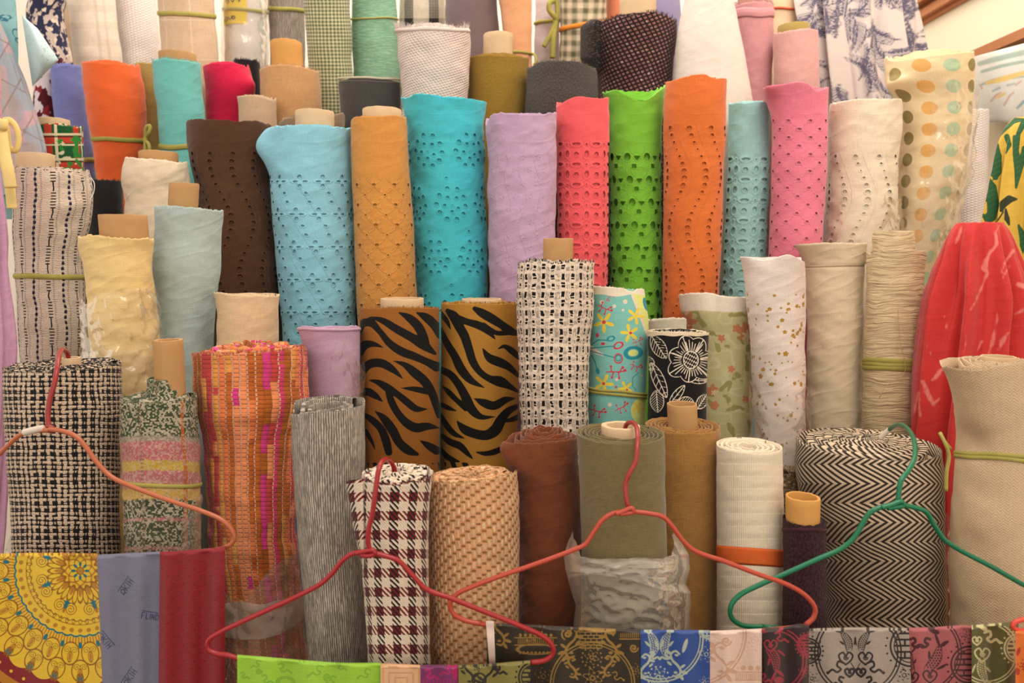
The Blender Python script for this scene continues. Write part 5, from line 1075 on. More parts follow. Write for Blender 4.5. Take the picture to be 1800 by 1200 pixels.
def leafprint(th, a, y, xp, s):
    x = np.where(np.abs(th) < pi/2, xp, s.C(y) + s.rm*np.sign(th)*(np.abs(th) - pi/2 + 1)); B = a*0+9.0
    def blade(pts): return sd_seg(x, y, pts)
    g1 = np.minimum.reduce([blade(p) for p in ([(1800,210,2),(1780,212,6),(1762,225,8),(1750,245,3)],[(1752,255,4),(1750,275,11),(1749,300,12),(1750,312,5)],[(1738,265,5),(1737,285,7)],[(1733,310,4),(1742,330,10),(1746,360,11),(1743,382,8)],[(1800,215,6),(1790,235,4),(1788,265,3)],[(1783,240,3),(1786,270,6),(1790,300,7),(1786,330,2)],[(1770,240,5),(1774,255,4),(1768,270,1)],[(1730,335,5),(1735,352,3)],[(1728,378,3),(1735,384,6),(1742,400,3)],[(1800,260,4),(1797,285,5),(1795,300,2)],[(1815,215,3),(1826,245,9),(1828,280,4)],[(1845,235,3),(1850,270,10),(1842,310,3)],[(1812,300,3),(1822,335,11),(1815,380,3)],[(1848,330,3),(1858,370,10),(1850,410,3)],[(1870,280,3),(1873,320,8),(1870,350,2)],[(1790,395,2),(1800,420,8),(1796,450,3)],[(1740,430,3),(1752,470,11),(1745,520,3)],[(1780,480,3),(1790,530,11),(1782,580,3)],[(1830,440,3),(1838,490,11),(1828,540,3)])])
    g2 = np.minimum.reduce([blade(p) for p in ([(1787,350,2),(1774,350,7),(1764,358,7),(1760,370,3)],[(1764,372,1.2),(1756,384,1.5),(1750,392,1)],[(1768,368,2),(1770,384,5),(1774,395,2)])])
    rib = np.maximum(g1 + 2.0, np.abs(tile(x*.5 + y, 9.0)) - 1.2)
    return {'L0': np.stack([g1, rib, g2, B], -1)}
roll('yellow cloth with green banana leaves at the far end', 'B', 2.28, [(207, 1776, 1850), (225, 1758, 1864), (250, 1746, 1870), (300, 1737, 1876), (420, 1724, 1884)], layered((226, 186, 66), [(44, 98, 56), (58, 112, 64), (52, 62, 40)], .04, .5, .5, .2, .6), attrs=leafprint, bump=pleats(8, 215, 11, .2), name='draped_cloth', cat='draped cloth', group=None, depth=.5, step=1.8, wind=dict(n=1, rc=.5), rag=.3)
# garments at the left edge
def shirtprint(th, a, y, xp, s):
    d = np.minimum.reduce([np.abs(sd_ell(xp-cx, y-cy, L, W, an)) - .9 for cx, cy, L, W, an in ((30,60,10,6,.9),(34,72,7,4,.5),(10,30,9,4,.1),(6,34,7,3,.3),(20,108,8,4,.6),(34,12,5,3,1))])
    return {'L0': np.stack([d, d*0+9, d*0+9, d*0+9], -1)}
roll('light blue printed shirt hanging in the top left corner', 'C', 2.36, [(-60, -60, 28), (0, -58, 35), (40, -56, 38), (90, -54, 41), (150, -52, 44)], layered((148, 198, 204), [(70, 130, 150)], .03, .5), attrs=shirtprint, name='hanging_shirt', cat='shirt', group=None, depth=.35, step=2.5, wr=(2, 30, 60), wind=dict(n=0), rag=.1, zb=1.42, parts=[lambda s, root: shirt_sleeve(s)])
def sheet_patch(s, name, corners, Y0, Y1, bulge, mat, attrs=None, nu=30, nv=36, folds=0.0):
    (ax, ay), (bx, by), (cx, cy), (dx, dy) = corners; u, v = np.meshgrid(np.linspace(0, 1, nu), np.linspace(0, 1, nv))
    X = (ax*(1-u)+bx*u)*(1-v) + (dx*(1-u)+cx*u)*v; Yp = (ay*(1-u)+by*u)*(1-v) + (dy*(1-u)+cy*u)*v
    D = Y0 + (Y1-Y0)*u - bulge*np.sin(u*pi)*np.sin(v*pi)**.5 - folds*np.sin(u*9+v*2)*np.sin(u*pi)
    Vf = P(X, Yp, D); Vb = P(X, Yp, Y0 + (Y1-Y0)*u + .012 + bulge*.4*np.sin(u*pi))
    pat = np.stack([X, Yp, X], -1).reshape(-1, 3); at = {'pat': np.tile(pat, (2, 1))}
    if attrs:
        for k_, a_ in attrs(X.ravel(), Yp.ravel()).items(): at[k_] = np.tile(a_, (2, 1))
    return child(s, name, np.concatenate([Vf.reshape(-1, 3), Vb.reshape(-1, 3)]), np.concatenate([gridq(nv, nu), gridq(nv, nu, base=nu*nv)]), mat, attrs=at)
def shirt_sleeve(s):
    def at(x, y):
        d = np.minimum.reduce([np.abs(flower(x, y, cx, cy, r, 5, ro, .35)) - .7 for cx, cy, r, ro in ((84, 95, 11, .3), (50, 72, 9, 1.), (78, 84, 6, 0.))]); B = d*0+9
        return {'L0': np.stack([d, B, B, B], -1)}
    sheet_patch(s, 'sleeve', [(38, 26), (66, 50), (103, 105), (57, 152)], s.Y - .01, s.Y - .03, .05, layered((206, 234, 236), [(150, 182, 190)], .03, .4), at, 40, 50)
def shawlprint(th, a, y, xp, s):
    d1 = np.minimum(np.abs(tile(xp*.8 + y*.45, 46.)) - 1.1, np.abs(tile(y*.9 - xp*.5, 62.)) - 1.1); pk = vn(xp/15, y/22, 3)*6 - 1.0; bl = vn(xp/17+9, y/26, 8)*6 - 1.4
    return {'L0': np.stack([-pk, -bl, d1, d1*0+9], -1)}
roll('grey and pink plaid shawl hanging over the small plaid roll', 'B', 2.31, [(36, -60, 4), (70, -58, 20), (110, -56, 36), (160, -50, 54), (220, -40, 70), (278, -22, 83)], layered((184, 168, 168), [(208, 170, 180), (170, 176, 190), (150, 132, 122)], .05, .5, soft=1.2), attrs=shawlprint, name='hanging_shawl', cat='shawl', group=None, depth=.4, step=2.2, bump=pleats(6, 20, 6, 0), wr=(2, 30, 70), wind=dict(n=0), rag=.1, zb=1.46)
roll('pink blouse edge beside the plaid shawl', 'B', 2.02, [(40, -70, 2), (150, -70, 9), (235, -70, 10), (320, -68, 8)], plain((224, 160, 172), .04, .6), name='hanging_blouse', cat='blouse', group=None, depth=.3, step=4, wr=(2, 20, 60), wind=dict(n=0), zb=1.42)
roll('long mauve pink garment at the edge beside the navy-striped roll', 'B', 1.96, [(290, -80, 6), (400, -80, 18), (480, -80, 22), (600, -80, 33), (680, -80, 30), (900, -80, 14), (980, -80, 8)], plain((214, 160, 196), .04, .8), name='hanging_garment', cat='garment', group=None, depth=.4, step=4, bump=pleats(8, 250, 4, 0), wr=(2, 25, 120), wind=dict(n=0), zb=.3)
build_all()
# yellow sash knotted at the left edge
YSASH = simple('pale_yellow_knit', (240, 208, 134), .85, .1, .06, 60, .4)
def px_tube(pts, rpx, Y, n=40, flat=.5, nseg=10):
    p = smoothpath([P(a, b, Y - c) for a, b, c in pts], n); return tube_arrays(p, rpx*mpp(pts[0][1], Y), nseg, flat)
b_ = P(8, 290, 1.86); t_ = empty('yellow_sash', b_); tag(t_, 'pale yellow knotted sash with a loop at the left edge', 'sash')
for nm, pts, r_ in (('loop', [(6,212,.0),(18,212,.01),(30,228,.02),(33,248,.02),(27,264,.02),(18,262,.02),(14,244,.02),(12,222,.02)], 5.5), ('tail', [(6,214,.01),(4,240,.03),(8,270,.04),(14,300,.05),(19,330,.05)], 11), ('tail', [(14,312,.02),(18,335,.03),(21,366,.03)], 9), ('knot', [(-4,215,.02),(4,219,.035),(12,220,.03)], 9)):
    V, Q, T = px_tube(pts, r_, 1.86); me = mesh(nm, V - b_, Q, None, True, T); link(nm, me, YSASH, t_)
# glossy printed cloth stretched under the beam on the right
class _S: pass
def loose(name, label, cat, base, group=None):
    q = _S(); q.base = np.asarray(base); q.root = empty(name, base); tag(q.root, label, cat, group); return q
q = loose('hanging_print', 'glossy white cloth with faint colourful print under the wooden beam', 'hanging cloth', P(1790, 205, 2.62))
def glossprint(x, y):
    d = np.minimum.reduce([sd_seg(x, y, p) for p in ([(1722,112,4),(1750,104,5),(1800,92,5)],[(1726,126,3),(1760,116,3),(1800,108,3)],[(1722,150,2),(1745,141,2.5),(1800,134,2)])]); B = d*0+9
    yl = np.minimum.reduce([sd_seg(x, y, p) for p in ([(1735,146,3),(1765,138,5),(1800,128,4)],[(1752,172,2),(1766,164,2.5)])])
    rd = np.minimum.reduce([sd_seg(x, y, p) for p in ([(1724,150,1.5),(1726,156,1)],[(1742,178,1.2),(1750,168,1.5),(1760,162,1)],[(1765,185,1.4),(1775,168,1.4),(1782,162,1)],[(1785,150,1.2),(1795,142,1.2)])])
    bl = np.minimum.reduce([sd_seg(x, y, p) for p in ([(1788,190,2),(1800,178,3)],[(1745,160,1.4),(1758,154,1.4)],[(1770,150,1.5),(1784,147,1.2)])])
    return {'L0': np.stack([d, yl, rd, bl], -1)}
sheet_patch(q, 'printed_panel', [(1706, 101), (1872, 57), (1872, 215), (1706, 215)], 3.04, 2.59, .03, layered((240, 238, 230), [(170, 190, 180), (244, 212, 120), (214, 140, 128), (140, 176, 186)], .02, .4, .35, .1, 1.6, spec=.5), glossprint, 60, 60, .02)
# ---------------------------------------------------------------- wire hangers
def wire(name, c): return simple(name, c, .28, .5, .04, 30)
ORG, REDW, REDH, GRN, CORAL = wire('orange_wire', (190, 100, 62)), wire('red_wire', (168, 34, 38)), wire('light_reddened_wire', (164, 48, 44)), wire('green_wire', (14, 116, 78)), wire('coral_wire', (192, 72, 52))  # hooks: the redder light on them is put into the wire colour
def hanger(label, segs, base, r=4.3):
    b = P(*base); t = empty('wire_hanger', b); tag(t, label, 'hanger', 'wire hangers hooked over the rolls')
    for nm, pts, mat, rr in segs:
        p = smoothpath([P(*q) for q in pts], max(24, 7*len(pts))); V, Q, T = tube_arrays(p, rr*mpp(900, 1.55), 10); link(nm, mesh(nm, V - b, Q, None, True, T), mat, t)
    return t
def D(pts, d): return [(x, y, d) if True else 0 for x, y in pts]
hanger('orange wire hanger with a white taped shoulder over the checked wool roll', [
  ('hook', [(121,642,1.76),(119,622,1.758),(111,614,1.735),(105,621,1.69),(100,648,1.648),(96,672,1.636),(88,700,1.63),(84,735,1.625),(86,752,1.62)], REDH, 4.6),
  ('collar', [(77,753,1.615),(85,750,1.612),(93,752,1.615),(92,757,1.615),(84,757,1.612),(78,757,1.615)], REDH, 4.0),
  ('shoulder_wire', D([(86,754),(112,758),(135,768),(152,787),(170,812),(195,837),(240,858),(300,880),(360,900),(392,915),(408,932),(412,945),(407,955),(395,962),(380,966)], 1.60), ORG, 4.3),
  ('shoulder_wire', D([(86,756),(60,757),(36,764),(14,783),(-10,806),(-50,835),(-90,860)], 1.60), ORG, 4.3),
  ('crossbar', D([(380,966),(300,974),(180,980),(40,980),(-90,980)], 1.60), ORG, 4.3),
  ('white_tape', D([(42,760),(58,756),(76,752)], 1.60), simple('white_tape', (222, 206, 188), .6, .3, .05, 80), 6.2)], (86, 980, 1.60))
hanger('red wire hanger hooked into the houndstooth roll', [
  ('hook', [(696,842,1.60),(691,818,1.597),(680,807,1.572),(667,821,1.528),(660,862,1.516),(655,900,1.514),(648,930,1.513),(647,950,1.513),(650,968,1.514)], REDW, 4.4),
  ('collar', D([(626,972),(640,969),(656,967),(659,972),(650,976),(634,975)], 1.512), REDW, 4.4),
  ('shoulder_wire', D([(650,970),(622,972),(603,984),(585,1006),(566,1024),(530,1044),(470,1072),(420,1095),(385,1112),(366,1126),(366,1140),(380,1148),(400,1151),(420,1157)], 1.52), REDW, 4.4),
  ('shoulder_wire', D([(650,970),(675,976),(700,985),(722,1007),(748,1034),(790,1050),(860,1078),(920,1102),(957,1120),(972,1137),(971,1150),(958,1160),(932,1164)], 1.515), REDW, 4.4),
  ('crossbar', D([(420,1157),(560,1170),(700,1175),(820,1174),(932,1166)], 1.52), REDW, 4.4)], (650, 1180, 1.52))
hanger('coral red wire hanger hooked into the olive canvas roll', [
  ('hook', [(1098,762,1.66),(1100,748,1.66),(1108,742,1.645),(1117,747,1.62),(1121,766,1.587),(1120,787,1.570),(1117,812,1.56),(1106,833,1.555),(1100,850,1.555),(1101,875,1.55),(1106,898,1.548)], REDH, 4.3),
  ('collar', D([(1083,903),(1097,898),(1111,893),(1113,899),(1102,902),(1090,903)], 1.54), CORAL, 4.2),
  ('shoulder_wire', D([(1106,898),(1078,902),(1060,913),(1045,933),(1028,957),(1008,966),(950,988),(880,1012),(830,1031),(802,1045),(791,1060),(796,1077),(815,1089),(845,1096)], 1.545), CORAL, 4.3),
  ('shoulder_wire', D([(1106,898),(1140,902),(1165,908),(1182,925),(1202,952),(1220,967),(1270,985),(1330,1008),(1390,1030),(1420,1050),(1433,1070),(1430,1085),(1416,1098)], 1.545), CORAL, 4.3),
  ('crossbar', D([(845,1096),(1000,1112),(1150,1116),(1300,1112),(1416,1100)], 1.545), CORAL, 4.3)], (1106, 1116, 1.545))
hanger('green wire hanger resting on the herringbone roll', [
  ('hook', [(1562,756,1.875),(1570,750,1.855),(1582,746,1.81),(1598,756,1.74),(1608,780,1.67),(1607,806,1.63),(1596,828,1.61),(1584,844,1.60),(1580,865,1.595),(1579,886,1.592)], GRN, 4.6),
  ('white_tip', [(1548,770,1.885),(1554,763,1.88),(1563,755,1.873)], simple('white_tape', (222, 206, 188), .6), 5.6),
  ('collar', D([(1550,892),(1564,888),(1586,882),(1587,888),(1574,891),(1560,893)], 1.585), GRN, 4.6),
  ('shoulder_wire', D([(1579,886),(1552,890),(1530,900),(1515,922),(1500,946),(1480,963),(1440,981),(1380,1008),(1330,1030),(1300,1046),(1285,1064),(1285,1083),(1300,1097),(1320,1101),(1342,1101)], 1.588), GRN, 4.6),
  ('shoulder_wire', D([(1579,886),(1605,891),(1627,899),(1643,924),(1660,948),(1685,965),(1740,994),(1800,1028),(1860,1060),(1885,1080),(1880,1096),(1850,1102)], 1.588), GRN, 4.6),
  ('crossbar', D([(1342,1101),(1450,1112),(1600,1114),(1750,1112),(1850,1102)], 1.588), GRN, 4.6)], (1579, 1116, 1.588))
hanger('orange red wire hanger end in the bottom corner beside the orange scarf', [
  ('shoulder_wire', D([(1880,1060),(1830,1078),(1800,1088),(1785,1093),(1780,1100),(1786,1106),(1800,1108)], 1.53), wire('scarlet_wire', (232, 70, 50)), 4.2), ('crossbar', D([(1800,1108),(1840,1112),(1900,1112)], 1.53), wire('scarlet_wire', (232, 70, 50)), 4.2)], (1830, 1112, 1.53))
# ---------------------------------------------------------------- scarves over the hanger bars
SC_G = 'scarves draped over hanger bars'
def scarf(label, x0, x1, top, Y, mat, attrs=None, ybot=1420, step=1.25, fold=(1.2, 40), rad=.008, slantl=0.0, slantr=0.0, parts=()):
    """a folded scarf: back panel, the turn over the bar, front panel"""
    nx = max(8, int((x1-x0)/step)); xs = np.linspace(x0, x1, nx); yt = herm([p[0] for p in top], [p[1] for p in top])(xs)
    yf = np.concatenate([np.arange(0, 1206 - yt.min(), step), np.linspace(1208 - yt.min(), ybot - yt.min(), 8)])
    dep = (fold[0]*np.sin(xs/fold[1]*2*pi + x0) + .5*fold[0]*np.sin(xs/fold[1]*3.7 + 1))*.001
    rows, Yp = [], []
    for y in np.linspace(ybot - 20 - yt.min(), 8, 8): rows.append(P(xs, yt + y, Y + rad + dep*.5)); Yp.append(yt*0 - 500)
    for a in np.linspace(0, pi, 9)[1:-1]: rows.append(P(xs, yt + 7 - 7*np.sin(a), Y + rad*np.cos(a) + dep*np.clip(a/pi, .5, 1))); Yp.append(yt + 2 - 3*np.cos(a)*0 - (3 if a < pi/2 else 0))
    for y in yf:
        f = min(1.0, y/60.0); xx = xs + (slantl*(1-(xs-x0)/(x1-x0)) + slantr*(xs-x0)/(x1-x0))*y/200
        rows.append(P(xx, yt + 7 + y, Y - rad - dep*(1 + 2*f))); Yp.append(None)
    V = np.array(rows); xp, yp = proj(V); yp2 = yp.copy()
    for i, q in enumerate(Yp):
        if q is not None: yp2[i] = q
    pat = np.stack([np.broadcast_to(xs, yp.shape), yp2, xp], -1); at = {'pat': pat.reshape(-1, 3)}
    if attrs: at.update(attrs(xp.ravel(), yp2.ravel()))
    base = P((x0+x1)/2, ybot, Y)
    if not parts:
        o = link('hanging_scarf', mesh('scarf', V.reshape(-1, 3) - base, gridq(len(rows), nx), at), mat); o.location = base
    else:
        o = empty('hanging_scarf', base); s = _S(); s.base = base; s.root = o; s.Y = Y; link('silk', mesh('scarf', V.reshape(-1, 3) - base, gridq(len(rows), nx), at), mat, o)
        for p in parts: p(s, o)
    return tag(o, label, 'scarf', SC_G)
def L4(*d):
    B = np.zeros(np.shape(d[0])) + 9.0; d = list(d) + [B]*((-len(d)) % 4)
    return {'L%d' % i: np.stack(d[4*i:4*i+4], -1) for i in range(len(d)//4)}
# mandala print ------------------------------------------------------------
def mandala(x, y):
    cx, cy = 141.0, 1003.0; dx, dy = x-cx, y-cy; r = np.hypot(dx, dy); ph = np.arctan2(dy, dx)
    och = np.full(x.shape, 9.0); teal = och.copy(); line = och.copy()
    def mir(n, o=0.0): return tile(ph, 2*pi/n, o)
    # centre flower
    teal = np.minimum(teal, sd_ell(r - 12, mir(8)*r, 4.2, 2.4)); line = np.minimum(line, np.abs(sd_ell(r-13, mir(8, pi/8)*r, 7.5, 4.6)) - .7); och = np.minimum(och, np.abs(r - 24 - 2*np.cos(8*ph)) - 1.6); och = np.minimum(och, r - 4)
    # flame petals and drops
    q = mir(16); line = np.minimum(line, np.abs(sd_ell(r-42, q*r, 14, 5.0)) - .8); och = np.minimum(och, sd_ell(r-37, q*r, 9, 3.0)); q2 = mir(16, pi/16); line = np.minimum(line, np.abs(sd_ell(r-46, q2*r, 13, 4.0)) - .7)
    # scroll pairs
    for n, rc, R in ((8, 70, 9.5),):
        for sg in (-1, 1):
            u, v = r-rc, (mir(n, pi/8) - sg*.15)*r; rr = np.hypot(u, v); a = np.arctan2(v*sg, u); line = np.minimum(line, np.maximum(np.abs(tile(rr - a*4.2/(2*pi)*1.0, 4.4)) - .75, rr - R - 3))
        teal = np.minimum(teal, np.maximum(sd_ell(r-64, mir(n, pi/8)*r, 8, 3.4), -9)); teal = np.minimum(teal, sd_ell(r-60, mir(n, pi/8)*r, 2.5, 6.0))
        och = np.minimum(och, sd_ell(r-75, mir(n, pi/8)*r, 5, 2.6))
    sc_ = np.abs(np.sin(ph*20))
    line = np.minimum.reduce([line, np.abs(r - 86 - 3*sc_) - .9, np.abs(r - 95) - .7, np.abs(sd_ell(r-90, mir(48)*r, 4, 2.4)) - .6])
    och = np.minimum(och, np.hypot(r-105, mir(44)*r) - 2.9); line = np.minimum(line, np.abs(np.hypot(r-105, mir(44)*r) - 3.4) - .5)
    scal = 113 + 2.6*np.abs(np.sin(ph*22)); teal = np.minimum(teal, np.abs(r - scal) - 1.6)
    rayz = np.maximum(np.maximum(116 - r, r - 128), np.abs(mir(150))*r - 1.2); och = np.minimum(och, rayz)
    # outer petals
    for n, rc, L, W, o in ((26, 146, 20, 15, 0),(26, 176, 19, 15, pi/26)):
        q = mir(n, o); line = np.minimum(line, np.abs(sd_ell(r-rc, q*r, L, W)) - 1.0); 
        for sg in (-1, 1):
            u, v = r-rc+6, q*r - sg*6.2; rr = np.hypot(u, v); a = np.arctan2(v*sg, u); line = np.minimum(line, np.maximum(np.abs(tile(rr - a*3.6/(2*pi), 3.6)) - .6, rr - 6.8))
        och = np.minimum(och, sd_ell(r-rc-6, q*r, 7, 2.6)); line = np.minimum(line, np.abs(sd_ell(r-rc-6, q*r, 9, 4.0)) - .6)
    teal = np.minimum(teal, sd_ell(r-131, mir(26, pi/26)*r, 6, 3.4)); 
    teal = np.minimum(teal, sd_ell(r-190, (np.abs(mir(26, pi/26)) - .016)*r, 5, 1.6)); line = np.minimum(line, np.abs(sd_ell(r-190, (np.abs(mir(26, pi/26)) - .016)*r, 7.5, 2.8)) - .8)
    red = np.minimum((192 + 10*np.abs(np.cos(ph*13))) - r, 9.0); red = np.maximum(red, -9)
    red = np.maximum(red, 0.8 - (np.hypot(r-214, mir(52)*r) - 2.0)); rim2 = np.abs(r - 232) - 8
    och = np.where(r > 200, np.minimum(9, rim2), och); line = np.where(r > 202, 9, line); teal = np.where(r > 203, 9, teal)
    return L4(red, och, line, teal)
scarf('yellow silk scarf with an ochre and teal mandala print', -60, 171, [(-60, 974), (60, 971), (171, 972)], 1.60, layered((232, 190, 42), [(140, 30, 38), (190, 122, 30), (146, 92, 18), (22, 112, 124)], .02, .15, .45, .1, .5, spec=.4), mandala, fold=(2.0, 110), slantr=8, step=1.1)
def glyphs(x, y):
    def mark(cx, cy, rot, k):
        c, s = cos(rot), sin(rot); u = (x-cx)*c + (y-cy)*s; v = -(x-cx)*s + (y-cy)*c
        S1 = [[(-15,4),(-13,-4),(-9,-5),(-7,-1),(-10,4),(-15,4)], [(-12,2),(-8,6)], [(-5,-6),(-5,5)], [(1,-6),(-4,0),(2,5)], [(5,-6),(5,5)], [(9,-6),(9,5)], [(14,-6),(14,5)], [(9,-1),(14,-1)], [(-17,-8),(17,-9)]]
        S2 = [[(-14,6),(-14,-5),(-9,-5)], [(-14,0),(-10,0)], [(-6,-5),(-6,5),(-2,5)], [(1,-5),(1,5)], [(4,5),(4,-5),(8,5),(8,-5)], [(11,-5),(11,5),(15,3),(16,0),(15,-4),(11,-5)], [(-14,-8),(14,-8)]]
        return np.minimum.reduce([sd_seg(u, v, [(a, b, .85) for a, b in q]) for q in (S1 if k == 1 else S2)])
    return L4(np.minimum.reduce([mark(223, 1031, -.95, 1), mark(263, 1083, .15, 2), mark(229, 1190, -.95, 1), mark(184, 1126, .9, 1)]))
scarf('slate blue scarf with small dark script marks', 171, 281, [(171, 975), (200, 973), (281, 969)], 1.598, layered((122, 122, 144), [(66, 72, 104)], .05, .3, .6, .15, .4), glyphs, fold=(2.2, 60), step=1.3, slantl=8)
def reddots(x, y): return L4(np.minimum(np.hypot(tile(x, 19.), tile(y, 27.)) - 1.5, np.hypot(tile(x, 19., 9.5), tile(y, 27., 13.5)) - 1.5))
scarf('deep red satin scarf with tiny tonal dots', 281, 396, [(281, 969), (340, 966), (380, 962), (396, 959)], 1.596, layered((144, 20, 32), [(104, 12, 24)], .03, .2, .42, .15, .6, spec=.4), reddots, fold=(1.5, 45), step=1.6, slantl=-2)
# brocades -----------------------------------------------------------------
def ring(x, y, cx, cy, r, w): return np.abs(np.hypot(x-cx, y-cy) - r) - w
def stroke(x, y, pts, w=None): return sd_seg(x, y, [(p[0], p[1], (p[2] if len(p) > 2 else w)) for p in smoothpath(np.array(pts, float), 5*len(pts))])
def spiral(x, y, cx, cy, R, w, a0=0.0, dr=1, turns=1.4):
    t = np.linspace(0, 1, 18); an = a0 + dr*t*turns*2*pi; r = R*(1-.85*t); return sd_seg(x, y, [(cx + q*cos(b), cy + q*sin(b), w*(1 + .5*s)) for q, b, s in zip(r, an, t)])
def scrollS(x, y, cx, cy, s, m=1, w=1.5):
    """an S shaped leafy scroll"""
    T = lambda a, b: (cx + m*a*s, cy + b*s)
    d = stroke(x, y, [T(8,-22)+(w,), T(0,-28)+(w*1.2,), T(-9,-22)+(w*1.3,), T(-6,-10)+(w*1.4,), T(4,0)+(w*1.5,), T(10,12)+(w*1.4,), T(4,22)+(w*1.2,), T(-5,20)+(w,)])
    for a, b, L, W, an in ((-14,-26,7,3,.6),(-14,-14,7,3,-.3),(-12,-4,6,2.6,.7),(14,2,6,2.6,-.6),(17,14,7,3,.3),(12,24,6,3,1.0),(2,-20,4,2.4,.2),(0,14,4,2.4,0)):
        d = np.minimum(d, sd_ell(x-(cx+m*a*s), y-(cy+b*s), L*s, W*s, an*m))
    return d
def fret(x, y, cx, cy, R, w=1.3):
    dx, dy = x-cx, y-cy; r = np.hypot(dx, dy); d = np.abs(r - R) - w
    d = np.minimum(d, np.abs(r - R*.82) - w*.6)
    inner = np.minimum.reduce([np.abs(tile(dy, R*.30)) - w, np.abs(np.abs(dx) - R*.30) - w + np.where(np.mod(np.floor(dy/(R*.3)), 2) > 0, 0, 4)])
    d = np.minimum(d, np.maximum(inner, r - R*.84)); ph = np.arctan2(dy, dx)
    return np.minimum(d, np.hypot(r - R*1.22, tile(ph, 2*pi/20)*r) - w*1.15)
def fish(x, y, hx, hy, ang, L, m=1):
    """carp: head at hx,hy, body of length L along ang"""
    c, s = cos(ang), sin(ang); u = ((x-hx)*c + (y-hy)*s)/L; v = m*(-(x-hx)*s + (y-hy)*c)/L - .12*np.sin(u*3)
    w = .24*np.sqrt(np.clip(u+.02, 0, 1))*np.clip(1.05-u, 0, 1)**.6*1.5; body = (np.abs(v) - w)*L
    sx = tile(u + .05*(np.mod(np.floor(v/.09), 2)), .10); sy = tile(v, .09, .045); scales = (np.hypot(sx, sy) - .036)*L
    d = np.where((u > .12) & (u < 1), np.maximum(scales, body), 9.0); d = np.minimum(d, np.where((u > -.05) & (u < 1.02), np.abs(body) - .7, 9))
    tail = np.minimum(sd_ell((u-1.15)*L, (v-.14)*L, .22*L, .06*L, .7), sd_ell((u-1.15)*L, (v+.14)*L, .22*L, .06*L, -.7)); fin = np.minimum(sd_ell((u-.4)*L, (v-.32)*L, .2*L, .05*L, .45), sd_ell((u-.55)*L, (v+.28)*L, .14*L, .05*L, -.5))
    return np.minimum.reduce([d, tail, fin])
def heart(x, y, cx, cy, s, w=1.6):
    return np.minimum.reduce([stroke(x, y, [(cx, cy+s), (cx-s*.8, cy+s*.3), (cx-s, cy-s*.4), (cx-s*.4, cy-s*.8), (cx, cy-s*.3), (cx+s*.4, cy-s*.8), (cx+s, cy-s*.4), (cx+s*.8, cy+s*.3), (cx, cy+s)], w), spiral(x, y, cx, cy-.05*s, s*.4, .9, 0, 1, 1.3)])
def cloud(x, y, cx, cy, s, w=1.8, m=1):
    return np.minimum(stroke(x, y, [(cx-m*12*s, cy-8*s), (cx-m*4*s, cy-10*s), (cx-m*2*s, cy-3*s), (cx-m*8*s, cy+2*s), (cx-m*2*s, cy+7*s), (cx+m*6*s, cy+3*s), (cx+m*12*s, cy+8*s)], w), np.hypot(x-cx-m*13*s, y-cy-8*s) - 2.6*s)
def bloom(x, y, cx, cy, R, w=.6): return np.minimum.reduce([np.abs(flower(x, y, cx, cy, R, 6, .3, .25)) - w, np.abs(flower(x, y, cx, cy, R*.6, 6, .8, .3)) - w, np.abs(np.hypot(x-cx, y-cy) - R*.22) - w])
def brocade(c0, c1, rough=.4, sheen=.2): return layered(c0, [c1], .05, .12, rough, sheen, .4, spec=.45, bumpl=.25, name='silk_brocade')
c7 = lambda X, Y: (850 + X/3.6, 1080 + Y/3.6)
c8 = lambda X, Y: (1320 + X/3.75, 1080 + Y/3.75)
def b_gold(x, y):
    D_ = [scrollS(x, y, *c7(555, 190), 1.0, -1), scrollS(x, y, *c7(805, 190), 1.0, 1), spiral(x, y, *c7(530, 120), 11, 1.4, 2, 1), spiral(x, y, *c7(800, 100), 10, 1.4, 1, -1), scrollS(x, y, *c7(100, 120), .9, 1), ring(x, y, *c7(690, 440), 74, 1.3), ring(x, y, *c7(690, 440), 69, .9), scrollS(x, y, *c7(560, 340), .7, 1), scrollS(x, y, *c7(790, 330), .7, -1)]
    gx, gy = c7(680, 150); col = np.minimum(np.abs(tile(y-gy, 5.6)) - .9, np.abs(tile(x-gx + 5*np.mod(np.floor((y-gy)/5.6), 2), 10)) - .9); D_.append(np.maximum(col, np.maximum(np.abs(x-gx) - 20, np.abs(y-gy) - 19)))
    fx, fy = c7(685, 270); D_ += [bloom(x, y, fx, fy, 13, .9)]; ph = np.arctan2(y-fy, x-fx); D_.append(np.hypot(np.hypot(x-fx, y-fy)-17.5, tile(ph, 2*pi/14)*17) - 1.7)
    lx, ly = c7(330, 190); lan = np.maximum(np.abs(tile(x-lx, 3.4)) - .8, np.maximum(np.abs(x-lx) - 32, np.abs(y-ly+6) - 4.5)); D_ += [lan, np.maximum(np.abs(np.abs(y-ly+6) - 6.5) - 1, np.abs(x-lx) - 38), np.abs(sd_ell(x-lx, y-ly-8, 32, 9)) - .9, np.hypot(tile(x-lx, 7.), y-ly-14) - 2.6 + np.where(np.abs(x-lx) > 28, 9, 0), np.maximum(bloom(x, y, lx, ly-20, 20, .8), -9), np.hypot(tile(x-lx, 9.), y-ly+17) - 3.0 + np.where(np.abs(x-lx) > 30, 9, 0)]
    rx, ry = c7(930, 130); D_ += [np.maximum(np.abs(tile(x-rx, 3.4)) - .8, np.maximum(np.abs(x-rx) - 20, np.abs(y-ry) - 4)), np.maximum(np.abs(np.abs(y-ry) - 6.5) - 1, np.abs(x-rx) - 20), spiral(x, y, *c7(950, 210), 8, 1.2), bloom(x, y, *c7(380, 390), 16, .5), bloom(x, y, *c7(690, 400), 17, 1.1), bloom(x, y, *c7(970, 350), 12, .6), cloud(x, y, *c7(850, 390), .8, 1.0)]
    return L4(np.minimum.reduce(D_))
